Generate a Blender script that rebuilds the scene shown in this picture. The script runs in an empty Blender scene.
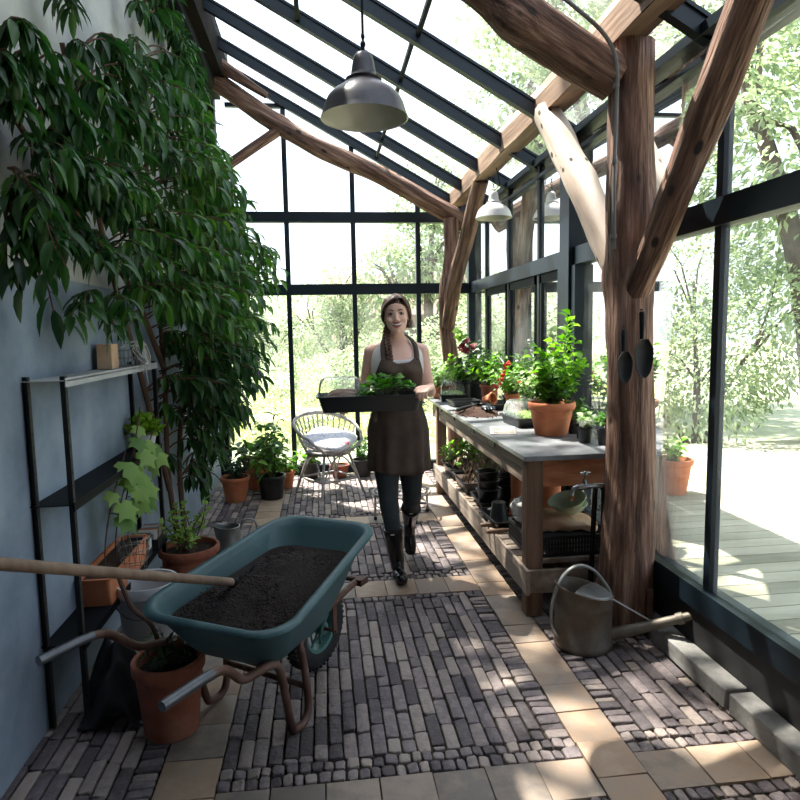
import bpy, math, random
from mathutils import Vector, Matrix, noise as mn
V = Vector
R = math.radians
random.seed(7)
scn = bpy.context.scene
COL = scn.collection
U = random.uniform

def srgb(r, g, b):
    f = lambda c: (c/12.92 if c <= .04045 else ((c+.055)/1.055)**2.4)
    return (f(r/255), f(g/255), f(b/255), 1)

# ---------------------------------------------------------------- mesh builder
class MB:
    def __init__(s): s.v = []; s.f = []; s.r = []; s.m = []; s.ox = V((0,0,0))
    def add(s, vs, fs, rnd=None, mi=0):
        o = len(s.v); s.v += [V(p) for p in vs]
        if rnd is None: rnd = random.random()
        for f in fs: s.f.append(tuple(i+o for i in f)); s.r.append(rnd); s.m.append(mi)
        return s
    def box(s, c, d, rot=None, rnd=None, mi=0):
        x, y, z = d[0]/2, d[1]/2, d[2]/2
        vs = [V((a*x, b*y, e*z)) for a in (-1,1) for b in (-1,1) for e in (-1,1)]
        if rot is not None: vs = [rot @ p for p in vs]
        c = V(c)
        return s.add([p+c for p in vs], [(0,1,3,2),(4,6,7,5),(0,4,5,1),(2,3,7,6),(0,2,6,4),(1,5,7,3)], rnd, mi)
    def box2(s, a, b, rnd=None, mi=0):
        return s.box([(a[i]+b[i])/2 for i in range(3)], [abs(b[i]-a[i]) for i in range(3)], None, rnd, mi)
    def tube(s, pts, r, n=8, cap=True, closed=False, rnd=None, flat=1.0, mi=0):
        pts = [V(p) for p in pts]; k = len(pts)
        rr = r if isinstance(r, (list, tuple)) else [r]*k
        vs = []; T = []
        for i in range(k):
            if closed: t = pts[(i+1) % k]-pts[i-1]
            else: t = pts[min(i+1, k-1)]-pts[max(i-1, 0)]
            if t.length < 1e-9: t = V((0,0,1))
            T.append(t.normalized())
        up = V((0,0,1)) if abs(T[0].z) < .9 else V((1,0,0))
        N = (up-T[0]*up.dot(T[0])).normalized()
        for i in range(k):
            N = N-T[i]*N.dot(T[i])
            N = N.normalized() if N.length > 1e-6 else T[i].orthogonal().normalized()
            B = T[i].cross(N)
            for j in range(n):
                a = 2*math.pi*j/n
                vs.append(pts[i]+(N*math.cos(a)*flat+B*math.sin(a))*rr[i])
        fs = []
        for i in range(k if closed else k-1):
            i2 = (i+1) % k
            for j in range(n):
                j2 = (j+1) % n
                fs.append((i*n+j, i*n+j2, i2*n+j2, i2*n+j))
        if cap and not closed:
            fs.append(tuple(reversed(range(n)))); fs.append(tuple(range((k-1)*n, k*n)))
        return s.add(vs, fs, rnd, mi)
    def lathe(s, prof, n=24, M=None, rnd=None, ex=1.0, mi=0, fn=None):
        vs = []
        for (r, z) in prof:
            for j in range(n):
                a = 2*math.pi*j/n
                p = V((r*math.cos(a), r*math.sin(a)*ex, z))
                if fn: p = fn(p)
                vs.append(p)
        fs = [(i*n+j, i*n+(j+1) % n, (i+1)*n+(j+1) % n, (i+1)*n+j) for i in range(len(prof)-1) for j in range(n)]
        if prof[0][0] > 1e-6 and prof[0][0] < 900 and getattr(s, 'capl', False): fs.append(tuple(reversed(range(n))))
        if M is not None: vs = [M @ p for p in vs]
        return s.add(vs, fs, rnd, mi)
    def grid(s, fn, nu, nv, cu=False, rnd=None, mi=0, flip=False):
        vs = [fn(i/(nu if cu else nu-1), j/(nv-1)) for i in range(nu) for j in range(nv)]
        fs = []
        for i in range(nu if cu else nu-1):
            i2 = (i+1) % nu
            for j in range(nv-1):
                q = (i*nv+j, i2*nv+j, i2*nv+j+1, i*nv+j+1)
                fs.append(tuple(reversed(q)) if flip else q)
        return s.add(vs, fs, rnd, mi)
    def ball(s, c, d, n=12, m=8, rot=None, rnd=None, mi=0):
        c = V(c); d = d if isinstance(d, (list, tuple)) else (d, d, d)
        vs = []
        for i in range(m+1):
            t = math.pi*i/m
            for j in range(n):
                a = 2*math.pi*j/n
                p = V((d[0]*math.sin(t)*math.cos(a), d[1]*math.sin(t)*math.sin(a), -d[2]*math.cos(t)))
                vs.append(c+(rot @ p if rot is not None else p))
        fs = [(i*n+j, i*n+(j+1) % n, (i+1)*n+(j+1) % n, (i+1)*n+j) for i in range(m) for j in range(n)]
        return s.add(vs, fs, rnd, mi)
    def leaf(s, p, d, L, W, droop=.5, lod=3, rnd=None, fold=.25, nrm=None, prof=None):
        d = V(d).normalized(); p = V(p)
        n = V(nrm) if nrm is not None else V((U(-.5,.5), U(-.5,.5), 1))
        sd = d.cross(n)
        if sd.length < 1e-4: sd = V((1,0,0))
        sd.normalize(); n = sd.cross(d).normalized()
        if rnd is None: rnd = random.random()
        if lod <= 1:
            m = p+d*L*.5+n*L*.06; t = p+d*L-V((0,0,1))*L*droop*.3
            return s.add([p, m+sd*W*.5, t, m-sd*W*.5], [(0,1,2,3)], rnd)
        k = lod+1
        pr = prof or [math.sin(math.pi*min(1, (i/k)**.85))*1.0 for i in range(k+1)]
        vs = []; q = V(p); dd = V(d)
        for i in range(k+1):
            w = W*.5*pr[i]
            nn = sd.cross(dd).normalized()
            if i == 0 or i == k: vs.append(V(q)); 
            else: vs += [q+sd*w+nn*w*fold*2, V(q), q-sd*w+nn*w*fold*2]
            dd = (dd-V((0,0,1))*droop/k*1.2).normalized(); q = q+dd*(L/k)
        fs = [(0,1,2),(0,2,3)]
        for i in range(1, k-1):
            a = 1+(i-1)*3; b = a+3
            fs += [(a,b,b+1,a+1),(a+1,b+1,b+2,a+2)]
        a = 1+(k-2)*3; e = len(vs)-1
        fs += [(a,e,a+1),(a+1,e,a+2)]
        return s.add(vs, fs, rnd)
    def xf(s, M): s.v = [M @ p for p in s.v]; return s
    def mesh(s, name, smooth=True, ang=42):
        me = bpy.data.meshes.new(name)
        me.from_pydata([tuple(p) for p in s.v], [], s.f)
        if smooth:
            me.polygons.foreach_set('use_smooth', [True]*len(me.polygons))
            if ang: me.set_sharp_from_angle(angle=R(ang))
        at = me.attributes.new('rnd', 'FLOAT', 'FACE'); at.data.foreach_set('value', s.r)
        me.polygons.foreach_set('material_index', s.m)
        me.update()
        return me
    def build(s, name, mat, parent=None, smooth=True, ang=42, bevel=0, solid=0, sub=0, loc=None, M=None, recalc=True):
        me = s.mesh(name, smooth, ang)
        for m in (mat if isinstance(mat, (list, tuple)) else [mat]): me.materials.append(m)
        o = bpy.data.objects.new(name, me); COL.objects.link(o)
        if parent is not None: o.parent = parent
        if loc is not None: o.location = loc
        if M is not None: o.matrix_world = M
        if sub:
            q = o.modifiers.new('sub', 'SUBSURF'); q.levels = sub; q.render_levels = sub
        if solid:
            q = o.modifiers.new('sol', 'SOLIDIFY'); q.thickness = solid; q.offset = -1
        if bevel:
            q = o.modifiers.new('bev', 'BEVEL'); q.width = bevel; q.segments = 2; q.limit_method = 'ANGLE'; q.angle_limit = R(40)
        return o

def tag(o, label=None, cat=None, group=None, kind=None):
    if label: o['label'] = label
    if cat: o['category'] = cat
    if group: o['group'] = group
    if kind: o['kind'] = kind
    return o
def empty(name, loc, label=None, cat=None, group=None, rz=0, kind=None):
    o = bpy.data.objects.new(name, None); COL.objects.link(o); o.location = loc; o.rotation_euler = (0,0,rz)
    o.empty_display_size = .05
    return tag(o, label, cat, group, kind)
def copy_tree(o, parent=None):
    c = o.copy(); COL.objects.link(c)
    if parent is not None: c.parent = parent
    for ch in list(o.children): copy_tree(ch, c)
    return c
def struct(o, kind='structure'): o['kind'] = kind; return o
def frame(d, up=(0,0,1)):
    z = V(d).normalized(); u = V(up)
    x = u.cross(z)
    if x.length < 1e-4: x = V((1,0,0))
    x.normalize(); y = z.cross(x)
    return Matrix((x, y, z)).transposed()
def bez(p0, p1, p2, p3, n=12):
    out = []
    for i in range(n+1):
        t = i/n; a = (1-t)
        out.append(V(p0)*a**3+V(p1)*3*a*a*t+V(p2)*3*a*t*t+V(p3)*t**3)
    return out
def spline(pts, n=6):
    pts = [V(p) for p in pts]; P = [pts[0]*2-pts[1]]+pts+[pts[-1]*2-pts[-2]]; out = []
    for i in range(1, len(P)-2):
        for k in range(n):
            t = k/n
            out.append(.5*((2*P[i])+(P[i+1]-P[i-1])*t+(2*P[i-1]-5*P[i]+4*P[i+1]-P[i+2])*t*t+(-P[i-1]+3*P[i]-3*P[i+1]+P[i+2])*t**3))
    out.append(pts[-1]); return out

# ---------------------------------------------------------------- materials
def newmat(name):
    m = bpy.data.materials.new(name); m.use_nodes = True
    nt = m.node_tree; nt.nodes.clear()
    out = nt.nodes.new('ShaderNodeOutputMaterial')
    return m, nt, out
def N(nt, t, **k):
    n = nt.nodes.new(t)
    for a, b in k.items(): setattr(n, a, b)
    return n
def mat(name, cols, scale=6, rough=.6, metal=0, bump=0, bscale=None, stretch=(1,1,1), rmix=0, trans=0, spec=.5, detail=6, pos=None, rough2=None, dist=.01, coat=0):
    """cols: list of colours across a noise ramp; rmix: how far the per-face random number shifts the ramp"""
    m, nt, out = newmat(name); L = nt.links
    b = N(nt, 'ShaderNodeBsdfPrincipled'); b.inputs['Roughness'].default_value = rough; b.inputs['Metallic'].default_value = metal
    b.inputs['Specular IOR Level'].default_value = spec
    if coat: b.inputs['Coat Weight'].default_value = coat
    tc = N(nt, 'ShaderNodeTexCoord'); mp = N(nt, 'ShaderNodeMapping'); mp.inputs['Scale'].default_value = stretch
    L.new(tc.outputs['Object'], mp.inputs[0])
    nz = N(nt, 'ShaderNodeTexNoise'); nz.inputs['Scale'].default_value = scale; nz.inputs['Detail'].default_value = detail; nz.inputs['Roughness'].default_value = .6
    L.new(mp.outputs[0], nz.inputs['Vector'])
    fac = nz.outputs['Fac']
    if rmix:
        at = N(nt, 'ShaderNodeAttribute', attribute_name='rnd')
        mx = N(nt, 'ShaderNodeMix'); mx.inputs[0].default_value = rmix
        L.new(fac, mx.inputs[2]); L.new(at.outputs['Fac'], mx.inputs[3]); fac = mx.outputs[0]
    rp = N(nt, 'ShaderNodeValToRGB'); cr = rp.color_ramp
    k = len(cols)
    ps = pos or [.3+.4*i/max(1, k-1) for i in range(k)] if not rmix or rmix < .6 else (pos or [.1+.8*i/max(1, k-1) for i in range(k)])
    while len(cr.elements) < k: cr.elements.new(.5)
    for i in range(k): cr.elements[i].position = ps[i]; cr.elements[i].color = cols[i]
    L.new(fac, rp.inputs[0]); L.new(rp.outputs[0], b.inputs['Base Color'])
    if rough2 is not None:
        mr = N(nt, 'ShaderNodeMapRange'); mr.inputs[1].default_value = .3; mr.inputs[2].default_value = .7
        mr.inputs[3].default_value = rough; mr.inputs[4].default_value = rough2
        L.new(nz.outputs['Fac'], mr.inputs[0]); L.new(mr.outputs[0], b.inputs['Roughness'])
    if bump:
        n2 = N(nt, 'ShaderNodeTexNoise'); n2.inputs['Scale'].default_value = bscale or scale*2; n2.inputs['Detail'].default_value = 8
        L.new(mp.outputs[0], n2.inputs['Vector'])
        bp = N(nt, 'ShaderNodeBump'); bp.inputs['Strength'].default_value = bump; bp.inputs['Distance'].default_value = dist
        L.new(n2.outputs['Fac'], bp.inputs['Height']); L.new(bp.outputs[0], b.inputs['Normal'])
    sh = b.outputs[0]
    if trans:
        tr = N(nt, 'ShaderNodeBsdfTranslucent'); L.new(rp.outputs[0], tr.inputs['Color'])
        hs = N(nt, 'ShaderNodeHueSaturation'); hs.inputs['Saturation'].default_value = 1.15; hs.inputs['Value'].default_value = 1.6
        L.new(rp.outputs[0], hs.inputs['Color']); L.new(hs.outputs[0], tr.inputs['Color'])
        ms = N(nt, 'ShaderNodeMixShader'); ms.inputs[0].default_value = trans
        L.new(sh, ms.inputs[1]); L.new(tr.outputs[0], ms.inputs[2]); sh = ms.outputs[0]
    L.new(sh, out.inputs[0])
    return m
def glassmat(name, dirt_haze=.05, tint=(.97,.99,.98,1), ior=1.5, dscale=6, milk=(.9,.93,.92,1), gl=1.0):
    m, nt, out = newmat(name); L = nt.links
    tr = N(nt, 'ShaderNodeBsdfTransparent'); tr.inputs[0].default_value = tint
    g = N(nt, 'ShaderNodeBsdfGlossy'); g.inputs['Roughness'].default_value = .02; g.inputs['Color'].default_value = (gl,gl,gl,1)
    fr = N(nt, 'ShaderNodeFresnel'); fr.inputs[0].default_value = ior
    mx = N(nt, 'ShaderNodeMixShader'); L.new(fr.outputs[0], mx.inputs[0]); L.new(tr.outputs[0], mx.inputs[1]); L.new(g.outputs[0], mx.inputs[2])
    df = N(nt, 'ShaderNodeBsdfDiffuse'); df.inputs[0].default_value = milk
    tl = N(nt, 'ShaderNodeBsdfTranslucent'); tl.inputs[0].default_value = milk
    m1 = N(nt, 'ShaderNodeMixShader'); m1.inputs[0].default_value = .5; L.new(df.outputs[0], m1.inputs[1]); L.new(tl.outputs[0], m1.inputs[2])
    tc = N(nt, 'ShaderNodeTexCoord'); nz = N(nt, 'ShaderNodeTexNoise'); nz.inputs['Scale'].default_value = dscale; nz.inputs['Detail'].default_value = 8
    L.new(tc.outputs['Object'], nz.inputs['Vector'])
    mr = N(nt, 'ShaderNodeMapRange'); mr.inputs[1].default_value = .4; mr.inputs[2].default_value = .75; mr.inputs[3].default_value = dirt_haze*.3; mr.inputs[4].default_value = dirt_haze*2
    L.new(nz.outputs['Fac'], mr.inputs[0])
    m2 = N(nt, 'ShaderNodeMixShader'); L.new(mr.outputs[0], m2.inputs[0]); L.new(mx.outputs[0], m2.inputs[1]); L.new(m1.outputs[0], m2.inputs[2])
    L.new(m2.outputs[0], out.inputs[0]); return m

S = srgb
M_steel = mat('frame_steel', [S(14,25,33), S(22,35,44)], 3, .42, 0, spec=.3)
M_steel2 = mat('dark_steel', [S(14,18,21), S(24,28,31)], 3, .6, spec=.12)
M_fascia = mat('dark_fascia', [S(20,17,16), S(36,31,28)], 5, .95, spec=.08, bump=.2)
M_glass = glassmat('wall_glass', .10, gl=.7, ior=1.14, dscale=2.5)  # milky haze stands in for glare washing out the garden behind
M_roofglass = glassmat('roof_glass', .13, dscale=3, ior=1.3)
M_dome = glassmat('dome_plastic', .14, dscale=9, ior=1.45)
M_log = mat('bark_timber', [S(44,32,27), S(98,70,57), S(138,106,90), S(176,150,134)], 24, .85, bump=1, bscale=55, stretch=(1,1,.10), pos=[.3,.45,.58,.74], dist=.02)
M_logsunlit = mat('sunlit_timber', [S(110,88,72), S(168,150,136), S(205,192,180)], 7, .8, bump=.6, bscale=20, stretch=(1,1,.1), pos=[.25,.42,.62])  # sun on the brace is put into its pale timber colour
def spots(m, scale=26, rad=.10, col=(.03,.02,.015,1)):
    nt = m.node_tree; b = [n for n in nt.nodes if n.type == 'BSDF_PRINCIPLED'][0]; src = b.inputs['Base Color'].links[0].from_socket
    v = N(nt, 'ShaderNodeTexVoronoi'); v.inputs['Scale'].default_value = scale; tc = N(nt, 'ShaderNodeTexCoord'); mp = N(nt, 'ShaderNodeMapping'); mp.inputs['Scale'].default_value = (1,1,.55)
    nt.links.new(tc.outputs['Object'], mp.inputs[0]); nt.links.new(mp.outputs[0], v.inputs['Vector'])
    c = N(nt, 'ShaderNodeMapRange'); c.inputs[1].default_value = rad; c.inputs[2].default_value = rad*1.5; c.inputs[3].default_value = 1; c.inputs[4].default_value = 0
    nt.links.new(v.outputs['Distance'], c.inputs[0]); x = N(nt, 'ShaderNodeMix'); x.data_type = 'RGBA'
    nt.links.new(c.outputs[0], x.inputs[0]); nt.links.new(src, x.inputs[6]); x.inputs[7].default_value = col; nt.links.new(x.outputs[2], b.inputs['Base Color'])
spots(M_logsunlit, 13, .13); spots(M_log, 9, .12)
M_beam = mat('old_beam', [S(84,62,48), S(134,108,88), S(165,142,122)], 10, .8, bump=.5, bscale=30, stretch=(1,.08,1))
M_plank = mat('weathered_plank', [S(84,70,60), S(128,112,98), S(166,152,140)], 12, .8, bump=.5, bscale=40, stretch=(1,.07,1), rmix=.25)
M_plankz = mat('weathered_leg', [S(78,54,42), S(118,90,72), S(150,128,112)], 12, .8, bump=.5, bscale=40, stretch=(1,1,.07), rmix=.2)
M_plankx = mat('orange_plank', [S(120,70,44), S(174,110,74), S(204,150,114)], 14, .75, bump=.4, bscale=30, stretch=(.2,1,1))
M_slate = mat('bench_sheet', [S(88,90,94), S(116,118,122), S(140,142,146)], 6, .42, bump=.15, bscale=40)
M_plaster = mat('plaster', [S(140,140,138), S(176,178,178), S(198,198,192)], 1.6, .9, bump=.35, bscale=14, detail=9)
M_terra = mat('terracotta', [S(176,98,62), S(200,120,80), S(214,142,104)], 5, .75, bump=.12, bscale=40)
M_terra_old = mat('old_terracotta', [S(112,62,46), S(146,84,62), S(160,108,86)], 6, .85, bump=.25, bscale=30)
M_blackpl = mat('black_plastic', [S(22,23,25), S(34,36,38)], 6, .38, spec=.5)
M_blackmat = mat('black_plastic_matt', [S(20,20,22), S(36,36,38)], 9, .6)
M_soil = mat('soil', [S(10,6,5), S(28,18,14), S(62,44,36)], 60, .95, bump=1, bscale=120, rmix=.4, dist=.02)
M_soilb = mat('potting_soil_light', [S(34,20,14), S(74,46,32), S(116,80,60)], 70, .95, bump=1, bscale=120, rmix=.4)
M_zinc = mat('zinc', [S(104,104,100), S(140,142,140), S(164,166,166)], 5, .38, .75, bump=.1, rough2=.55)
M_zincold = mat('old_zinc', [S(84,66,50), S(104,96,86), S(132,130,124)], 4, .5, .55, bump=.15, rough2=.65)
M_chrome = mat('tap_metal', [S(120,120,120), S(180,180,182)], 10, .25, .9)
M_brass = mat('tap_brass', [S(130,92,60), S(150,110,74)], 10, .45, .6)
M_enamel = mat('dark_enamel', [S(44,40,44), S(60,56,62), S(82,76,80)], 9, .34, spec=.5, bump=.08)
M_enamelw = mat('white_enamel', [S(176,174,162), S(196,194,184)], 4, .25, spec=.6)
M_enamelg = mat('grey_enamel', [S(176,174,174), S(204,202,202)], 4, .35, spec=.6)
M_tub = mat('green_tub', [S(44,72,76), S(52,84,88), S(76,108,110)], 3, .42, bump=.06, bscale=60, rough2=.55)
M_rust = mat('rusty_tube', [S(70,46,38), S(98,70,58), S(118,96,86)], 8, .55, .35, bump=.2, bscale=60)
M_tubesteel = mat('grip_steel', [S(74,76,80), S(104,106,110)], 8, .4, .6)
M_rubber = mat('rubber', [S(24,24,25), S(38,37,37)], 20, .8, bump=.3, bscale=90)
M_rimgreen = mat('green_rim', [S(60,104,98), S(80,122,114)], 6, .5)
M_handle = mat('handle_wood', [S(78,62,52), S(116,94,78), S(138,116,98)], 12, .65, bump=.25, bscale=40, stretch=(1,1,.1))
M_rattan = mat('rattan', [S(120,116,112), S(158,154,150), S(184,180,176)], 20, .6, bump=.2)
M_white = mat('white_plastic', [S(196,198,202), S(214,216,220)], 4, .4)
M_kraft = mat('kraft_paper', [S(176,138,108), S(206,170,138), S(222,194,166)], 4, .85, bump=.4, bscale=12)
M_clear = mat('pale_plastic_bag', [S(150,150,148), S(190,190,188), S(214,214,212)], 6, .35, bump=.5, bscale=15)
M_bowl = mat('green_bowl', [S(186,200,164), S(204,216,184)], 4, .35)
M_paper = mat('paper', [S(190,188,182), S(208,206,202)], 4, .7)
M_trunk = mat('tree_bark', [S(60,48,38), S(96,80,66)], 8, .9, bump=.5)
M_stem = mat('green_stem', [S(70,84,44), S(104,116,66)], 10, .7)
M_brownstem = mat('brown_stem', [S(74,50,38), S(104,76,58)], 10, .8)
def leafmat(n, c, tr=.35, rough=.45): return mat(n, c, 4, rough, rmix=.75, trans=tr, spec=.4, pos=[.1+.8*i/(len(c)-1) for i in range(len(c))])
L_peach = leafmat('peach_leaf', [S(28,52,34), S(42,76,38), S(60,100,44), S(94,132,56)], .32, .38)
L_fresh = leafmat('fresh_leaf', [S(62,104,40), S(96,142,54), S(140,178,82)], .4)
L_mid = leafmat('mid_leaf', [S(40,74,34), S(66,108,46), S(96,134,62)], .35)
L_basil = leafmat('basil_leaf', [S(42,86,30), S(66,124,40), S(100,156,60)], .35)
L_lett = leafmat('lettuce_leaf', [S(88,124,44), S(124,160,60), S(160,190,90)], .35)
L_vine = leafmat('vine_leaf', [S(90,128,60), S(126,160,80), S(150,178,98)], .4)
L_pale = leafmat('pale_leaf', [S(110,140,90), S(150,176,120), S(196,208,170)], .35)
L_dark = leafmat('dark_leaf', [S(26,46,26), S(38,66,34), S(56,86,42)], .25)
L_dry = leafmat('dry_leaf', [S(96,76,60), S(140,118,98), S(176,158,138)], .2, .8)
L_tree = leafmat('tree_leaf', [S(108,126,100), S(146,162,126), S(184,194,158)], .45)
L_tree2 = leafmat('tree_leaf_grey', [S(128,142,116), S(156,168,138), S(186,194,164)], .45)
L_hedge = leafmat('hedge_leaf', [S(146,158,96), S(178,186,122), S(206,208,156)], .45)
L_sprout = leafmat('sprout_leaf', [S(150,178,110), S(180,200,140), S(206,218,172)], .4)
M_red = mat('red_petal', [S(196,40,22), S(222,70,40)], 8, .5, trans=.25)
M_dred = mat('dark_red_petal', [S(84,14,20), S(130,28,34)], 8, .6, trans=.15)
M_whitep = mat('white_petal', [S(226,226,222), S(240,240,238)], 8, .6, trans=.3)
M_grass = mat('lawn', [S(130,138,108), S(154,160,128), S(176,180,150)], 3, .9, bump=.6, bscale=40)
M_deck = mat('deck_boards', [S(120,120,100), S(158,156,134), S(184,180,160)], 5, .8, stretch=(.2,1,1), rmix=.3, bump=.3)
M_stone = mat('kerb_stone', [S(96,94,92), S(124,122,120), S(146,144,140)], 10, .9, bump=.5)
M_brick = mat('paver_brick', [S(84,76,78), S(112,102,104), S(134,122,120), S(156,142,134)], 26, .72, bump=.8, bscale=60, rmix=.5, dist=.008)
M_tile = mat('quarry_tile', [S(122,112,104), S(150,134,120), S(160,134,112), S(172,150,130)], 12, .6, bump=.4, bscale=40, rmix=.5, dist=.004)
M_dirt = mat('joint_earth', [S(26,22,20), S(46,38,32), S(50,54,30)], 20, .95, bump=.8)
M_house = mat('outbuilding_brick', [S(120,96,86), S(150,124,110)], 6, .9, bump=.3)
M_roof = mat('outbuilding_roof', [S(104,84,76), S(132,110,100)], 12, .9)
M_skin = mat('skin', [S(230,184,164), S(240,200,182)], 10, .5, spec=.4)
M_hair = mat('hair', [S(40,24,18), S(72,46,34), S(104,72,54)], 40, .42, stretch=(1,1,.15), bump=.5, bscale=90)
M_top = mat('top_cotton', [S(206,202,200), S(222,218,216)], 30, .85, bump=.2)
M_apron = mat('apron_canvas', [S(66,54,46), S(84,68,58), S(96,80,70)], 7, .85, bump=.35, bscale=14)
M_jean = mat('denim', [S(44,52,56), S(60,68,72)], 14, .8, bump=.3)
M_boot = mat('rubber_boot', [S(16,17,18), S(26,27,28)], 5, .22, spec=.6)
M_lip = mat('lips', [S(180,98,92), S(192,110,104)], 8, .4)
M_teeth = mat('teeth', [S(230,226,220), S(236,232,228)], 8, .3)
M_eyew = mat('eye_white', [S(214,208,202), S(222,216,212)], 8, .25)
M_iris = mat('iris', [S(40,30,26), S(54,42,34)], 8, .2)
M_rootveg = mat('root_crop', [S(120,88,78), S(160,128,112), S(184,156,140)], 12, .8, bump=.4)
M_conduit = mat('grey_conduit', [S(104,102,100), S(128,126,124)], 5, .5)

# ---------------------------------------------------------------- camera
def Rcam(yaw, pitch, roll):
    cy, sy = math.cos(yaw), math.sin(yaw)
    f = V((sy*math.cos(pitch), cy*math.cos(pitch), -math.sin(pitch))); r = V((cy, -sy, 0)); u = r.cross(f)
    c, s = math.cos(roll), math.sin(roll)
    return c*r+s*u, -s*r+c*u, f
r_, u_, f_ = Rcam(R(6.8), R(6.07), R(-1.01))
cam = bpy.data.cameras.new('camera'); co = bpy.data.objects.new('camera', cam); COL.objects.link(co)
co.matrix_world = Matrix(((r_.x,u_.x,-f_.x,0),(r_.y,u_.y,-f_.y,0),(r_.z,u_.z,-f_.z,1.5),(0,0,0,1)))
cam.sensor_width = 36; cam.sensor_fit = 'HORIZONTAL'; cam.lens = 28.8; cam.clip_start = .05; cam.clip_end = 300
scn.camera = co

# ---------------------------------------------------------------- light
SUN = V((-.30, .36, .88)).normalized()
sl = bpy.data.lights.new('sun', 'SUN'); sl.energy = 14; sl.angle = R(.6); sl.color = (1, .94, .84)
so = bpy.data.objects.new('sun', sl); COL.objects.link(so); so.rotation_euler = SUN.to_track_quat('Z', 'Y').to_euler(); so.location = (-4, 8, 12)
w = bpy.data.worlds.new('sky'); scn.world = w; w.use_nodes = True; nt = w.node_tree; nt.nodes.clear()
wo = nt.nodes.new('ShaderNodeOutputWorld'); bg = nt.nodes.new('ShaderNodeBackground'); sk = nt.nodes.new('ShaderNodeTexSky')
sk.sky_type = 'NISHITA'; sk.sun_disc = False; sk.sun_elevation = math.asin(SUN.z); sk.sun_rotation = math.atan2(SUN.x, SUN.y); sk.dust_density = 3; sk.air_density = 1
mx = nt.nodes.new('ShaderNodeMix'); mx.data_type = 'RGBA'; mx.inputs[0].default_value = .65
sc = nt.nodes.new('ShaderNodeVectorMath'); sc.operation = 'SCALE'; sc.inputs['Scale'].default_value = .16
nt.links.new(sk.outputs[0], sc.inputs[0]); nt.links.new(sc.outputs[0], mx.inputs[6]); mx.inputs[7].default_value = (.86, .96, 1.12, 1)
nt.links.new(mx.outputs[2], bg.inputs[0]); bg.inputs[1].default_value = 1.7; nt.links.new(bg.outputs[0], wo.inputs[0])
vs = scn.view_settings; vs.view_transform = 'Standard'; vs.look = 'None'; vs.gamma = 1; vs.exposure = .7; vs.use_curve_mapping = False

# ================================================================= SETTING
XR = 1.64; YF = 6.84; Y0 = -2.0; XL = -1.10
def roofz(x): return 2.745+(XR-x)*.556
# ---- floor
fb = MB()
fb.add([(XL-.2,Y0,-.014),(XR+.05,Y0,-.014),(XR+.05,YF,-.014),(XL-.2,YF,-.014)], [(0,1,2,3)], mi=2)
def stone(x0, x1, y0, y1, mi, rnd, cut=.005, g=.0035, zj=.003, ch=.004):
    x0 += g; x1 -= g; y0 += g; y1 -= g
    if x1-x0 < .012 or y1-y0 < .012: return
    z = U(-zj, zj); tx = U(-zj, zj)*.5; ty = U(-zj, zj)*.5; j = lambda: U(-.0022, .0022)
    c = cut
    o = [(x0+c,y0),(x1-c,y0),(x1,y0+c),(x1,y1-c),(x1-c,y1),(x0+c,y1),(x0,y1-c),(x0,y0+c)]
    o = [(x+j(), y+j()) for x, y in o]; cx, cy = (x0+x1)/2, (y0+y1)/2
    def ring(k, zz): return [(cx+(x-cx)*(1-k/(x1-x0)*2), cy+(y-cy)*(1-k/(y1-y0)*2), zz+tx*(1 if x > cx else -1)+ty*(1 if y > cy else -1)) for x, y in o]
    vs = ring(0, -.03)+ring(0, z-ch)+ring(ch*.4, z-ch*.35)+ring(ch*1.3, z)
    fs = []
    for a in range(3):
        for k in range(8): fs.append((a*8+k, a*8+(k+1) % 8, (a+1)*8+(k+1) % 8, (a+1)*8+k))
    fs.append(tuple(range(24, 32)))
    fb.add(vs, fs, rnd, mi)
def brick(x0, x1, y0, y1): stone(x0, x1, y0, y1, 0, random.random(), .006, .0035, .0045, .0042)
def tiles(x0, x1, y0, y1, nx, ny):
    for i in range(nx):
        for k in range(ny):
            a, b = x0+(x1-x0)*i/nx, x0+(x1-x0)*(i+1)/nx; c, d = y0+(y1-y0)*k/ny, y0+(y1-y0)*(k+1)/ny
            stone(a, b, c, d, 1, random.random(), .002, .0018, .0015, .0015)
def panel(x0, x1, y0, y1, eb=True, et=True, el=False, er=True):
    def row(ya, yb):
        x = x0
        while x < x1-.01:
            w_ = U(.036, .052); xe = min(x+w_, x1); xe = x1 if x1-xe < .02 else xe
            brick(x, xe, ya+U(0,.004), yb-U(0,.004)); x = xe
    def col(xa, xb):
        y = y0
        while y < y1-.01:
            h = U(.034, .055); ye = min(y+h, y1); ye = y1 if y1-ye < .02 else ye
            brick(xa+U(0,.004), xb-U(0,.004), y, ye); y = ye
    if eb: row(y0, y0+.062); y0 += .062
    if eb: row(y0, y0+.055); y0 += .055
    if et: row(y1-.06, y1); y1 -= .06
    if er: col(x1-.095, x1); x1 -= .095
    if er: col(x1-.0, x1)
    if el: col(x0, x0+.095); x0 += .095
    n = max(1, round((x1-x0)/.0535)); w_ = (x1-x0)/n
    for i in range(n):
        y = y0-U(0, .15)
        while y < y1-.005:
            h = U(.165, .195) if random.random() > .1 else U(.07, .1)
            ye = y+h; a = max(y, y0); b = min(ye, y1)
            if y1-b < .035: b = y1; ye = y1+.01
            if b-a > .02: brick(x0+i*w_, x0+(i+1)*w_, a, b)
            y = ye
PX0, PX1 = .872, 1.052; LX0, LX1 = -.60, -.395
rows = [(1.83, 2.02), (3.51, 3.74), (4.92, 5.13)]
for a, b in rows:
    tiles(LX1, PX0, a, b, 7, 1)
tiles(PX1, XR, 1.83, 2.02, 3, 1)
tiles(PX0, PX1, .4, YF-.02, 1, 34); tiles(LX0, LX1, .4, YF-.02, 1, 32)
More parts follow.
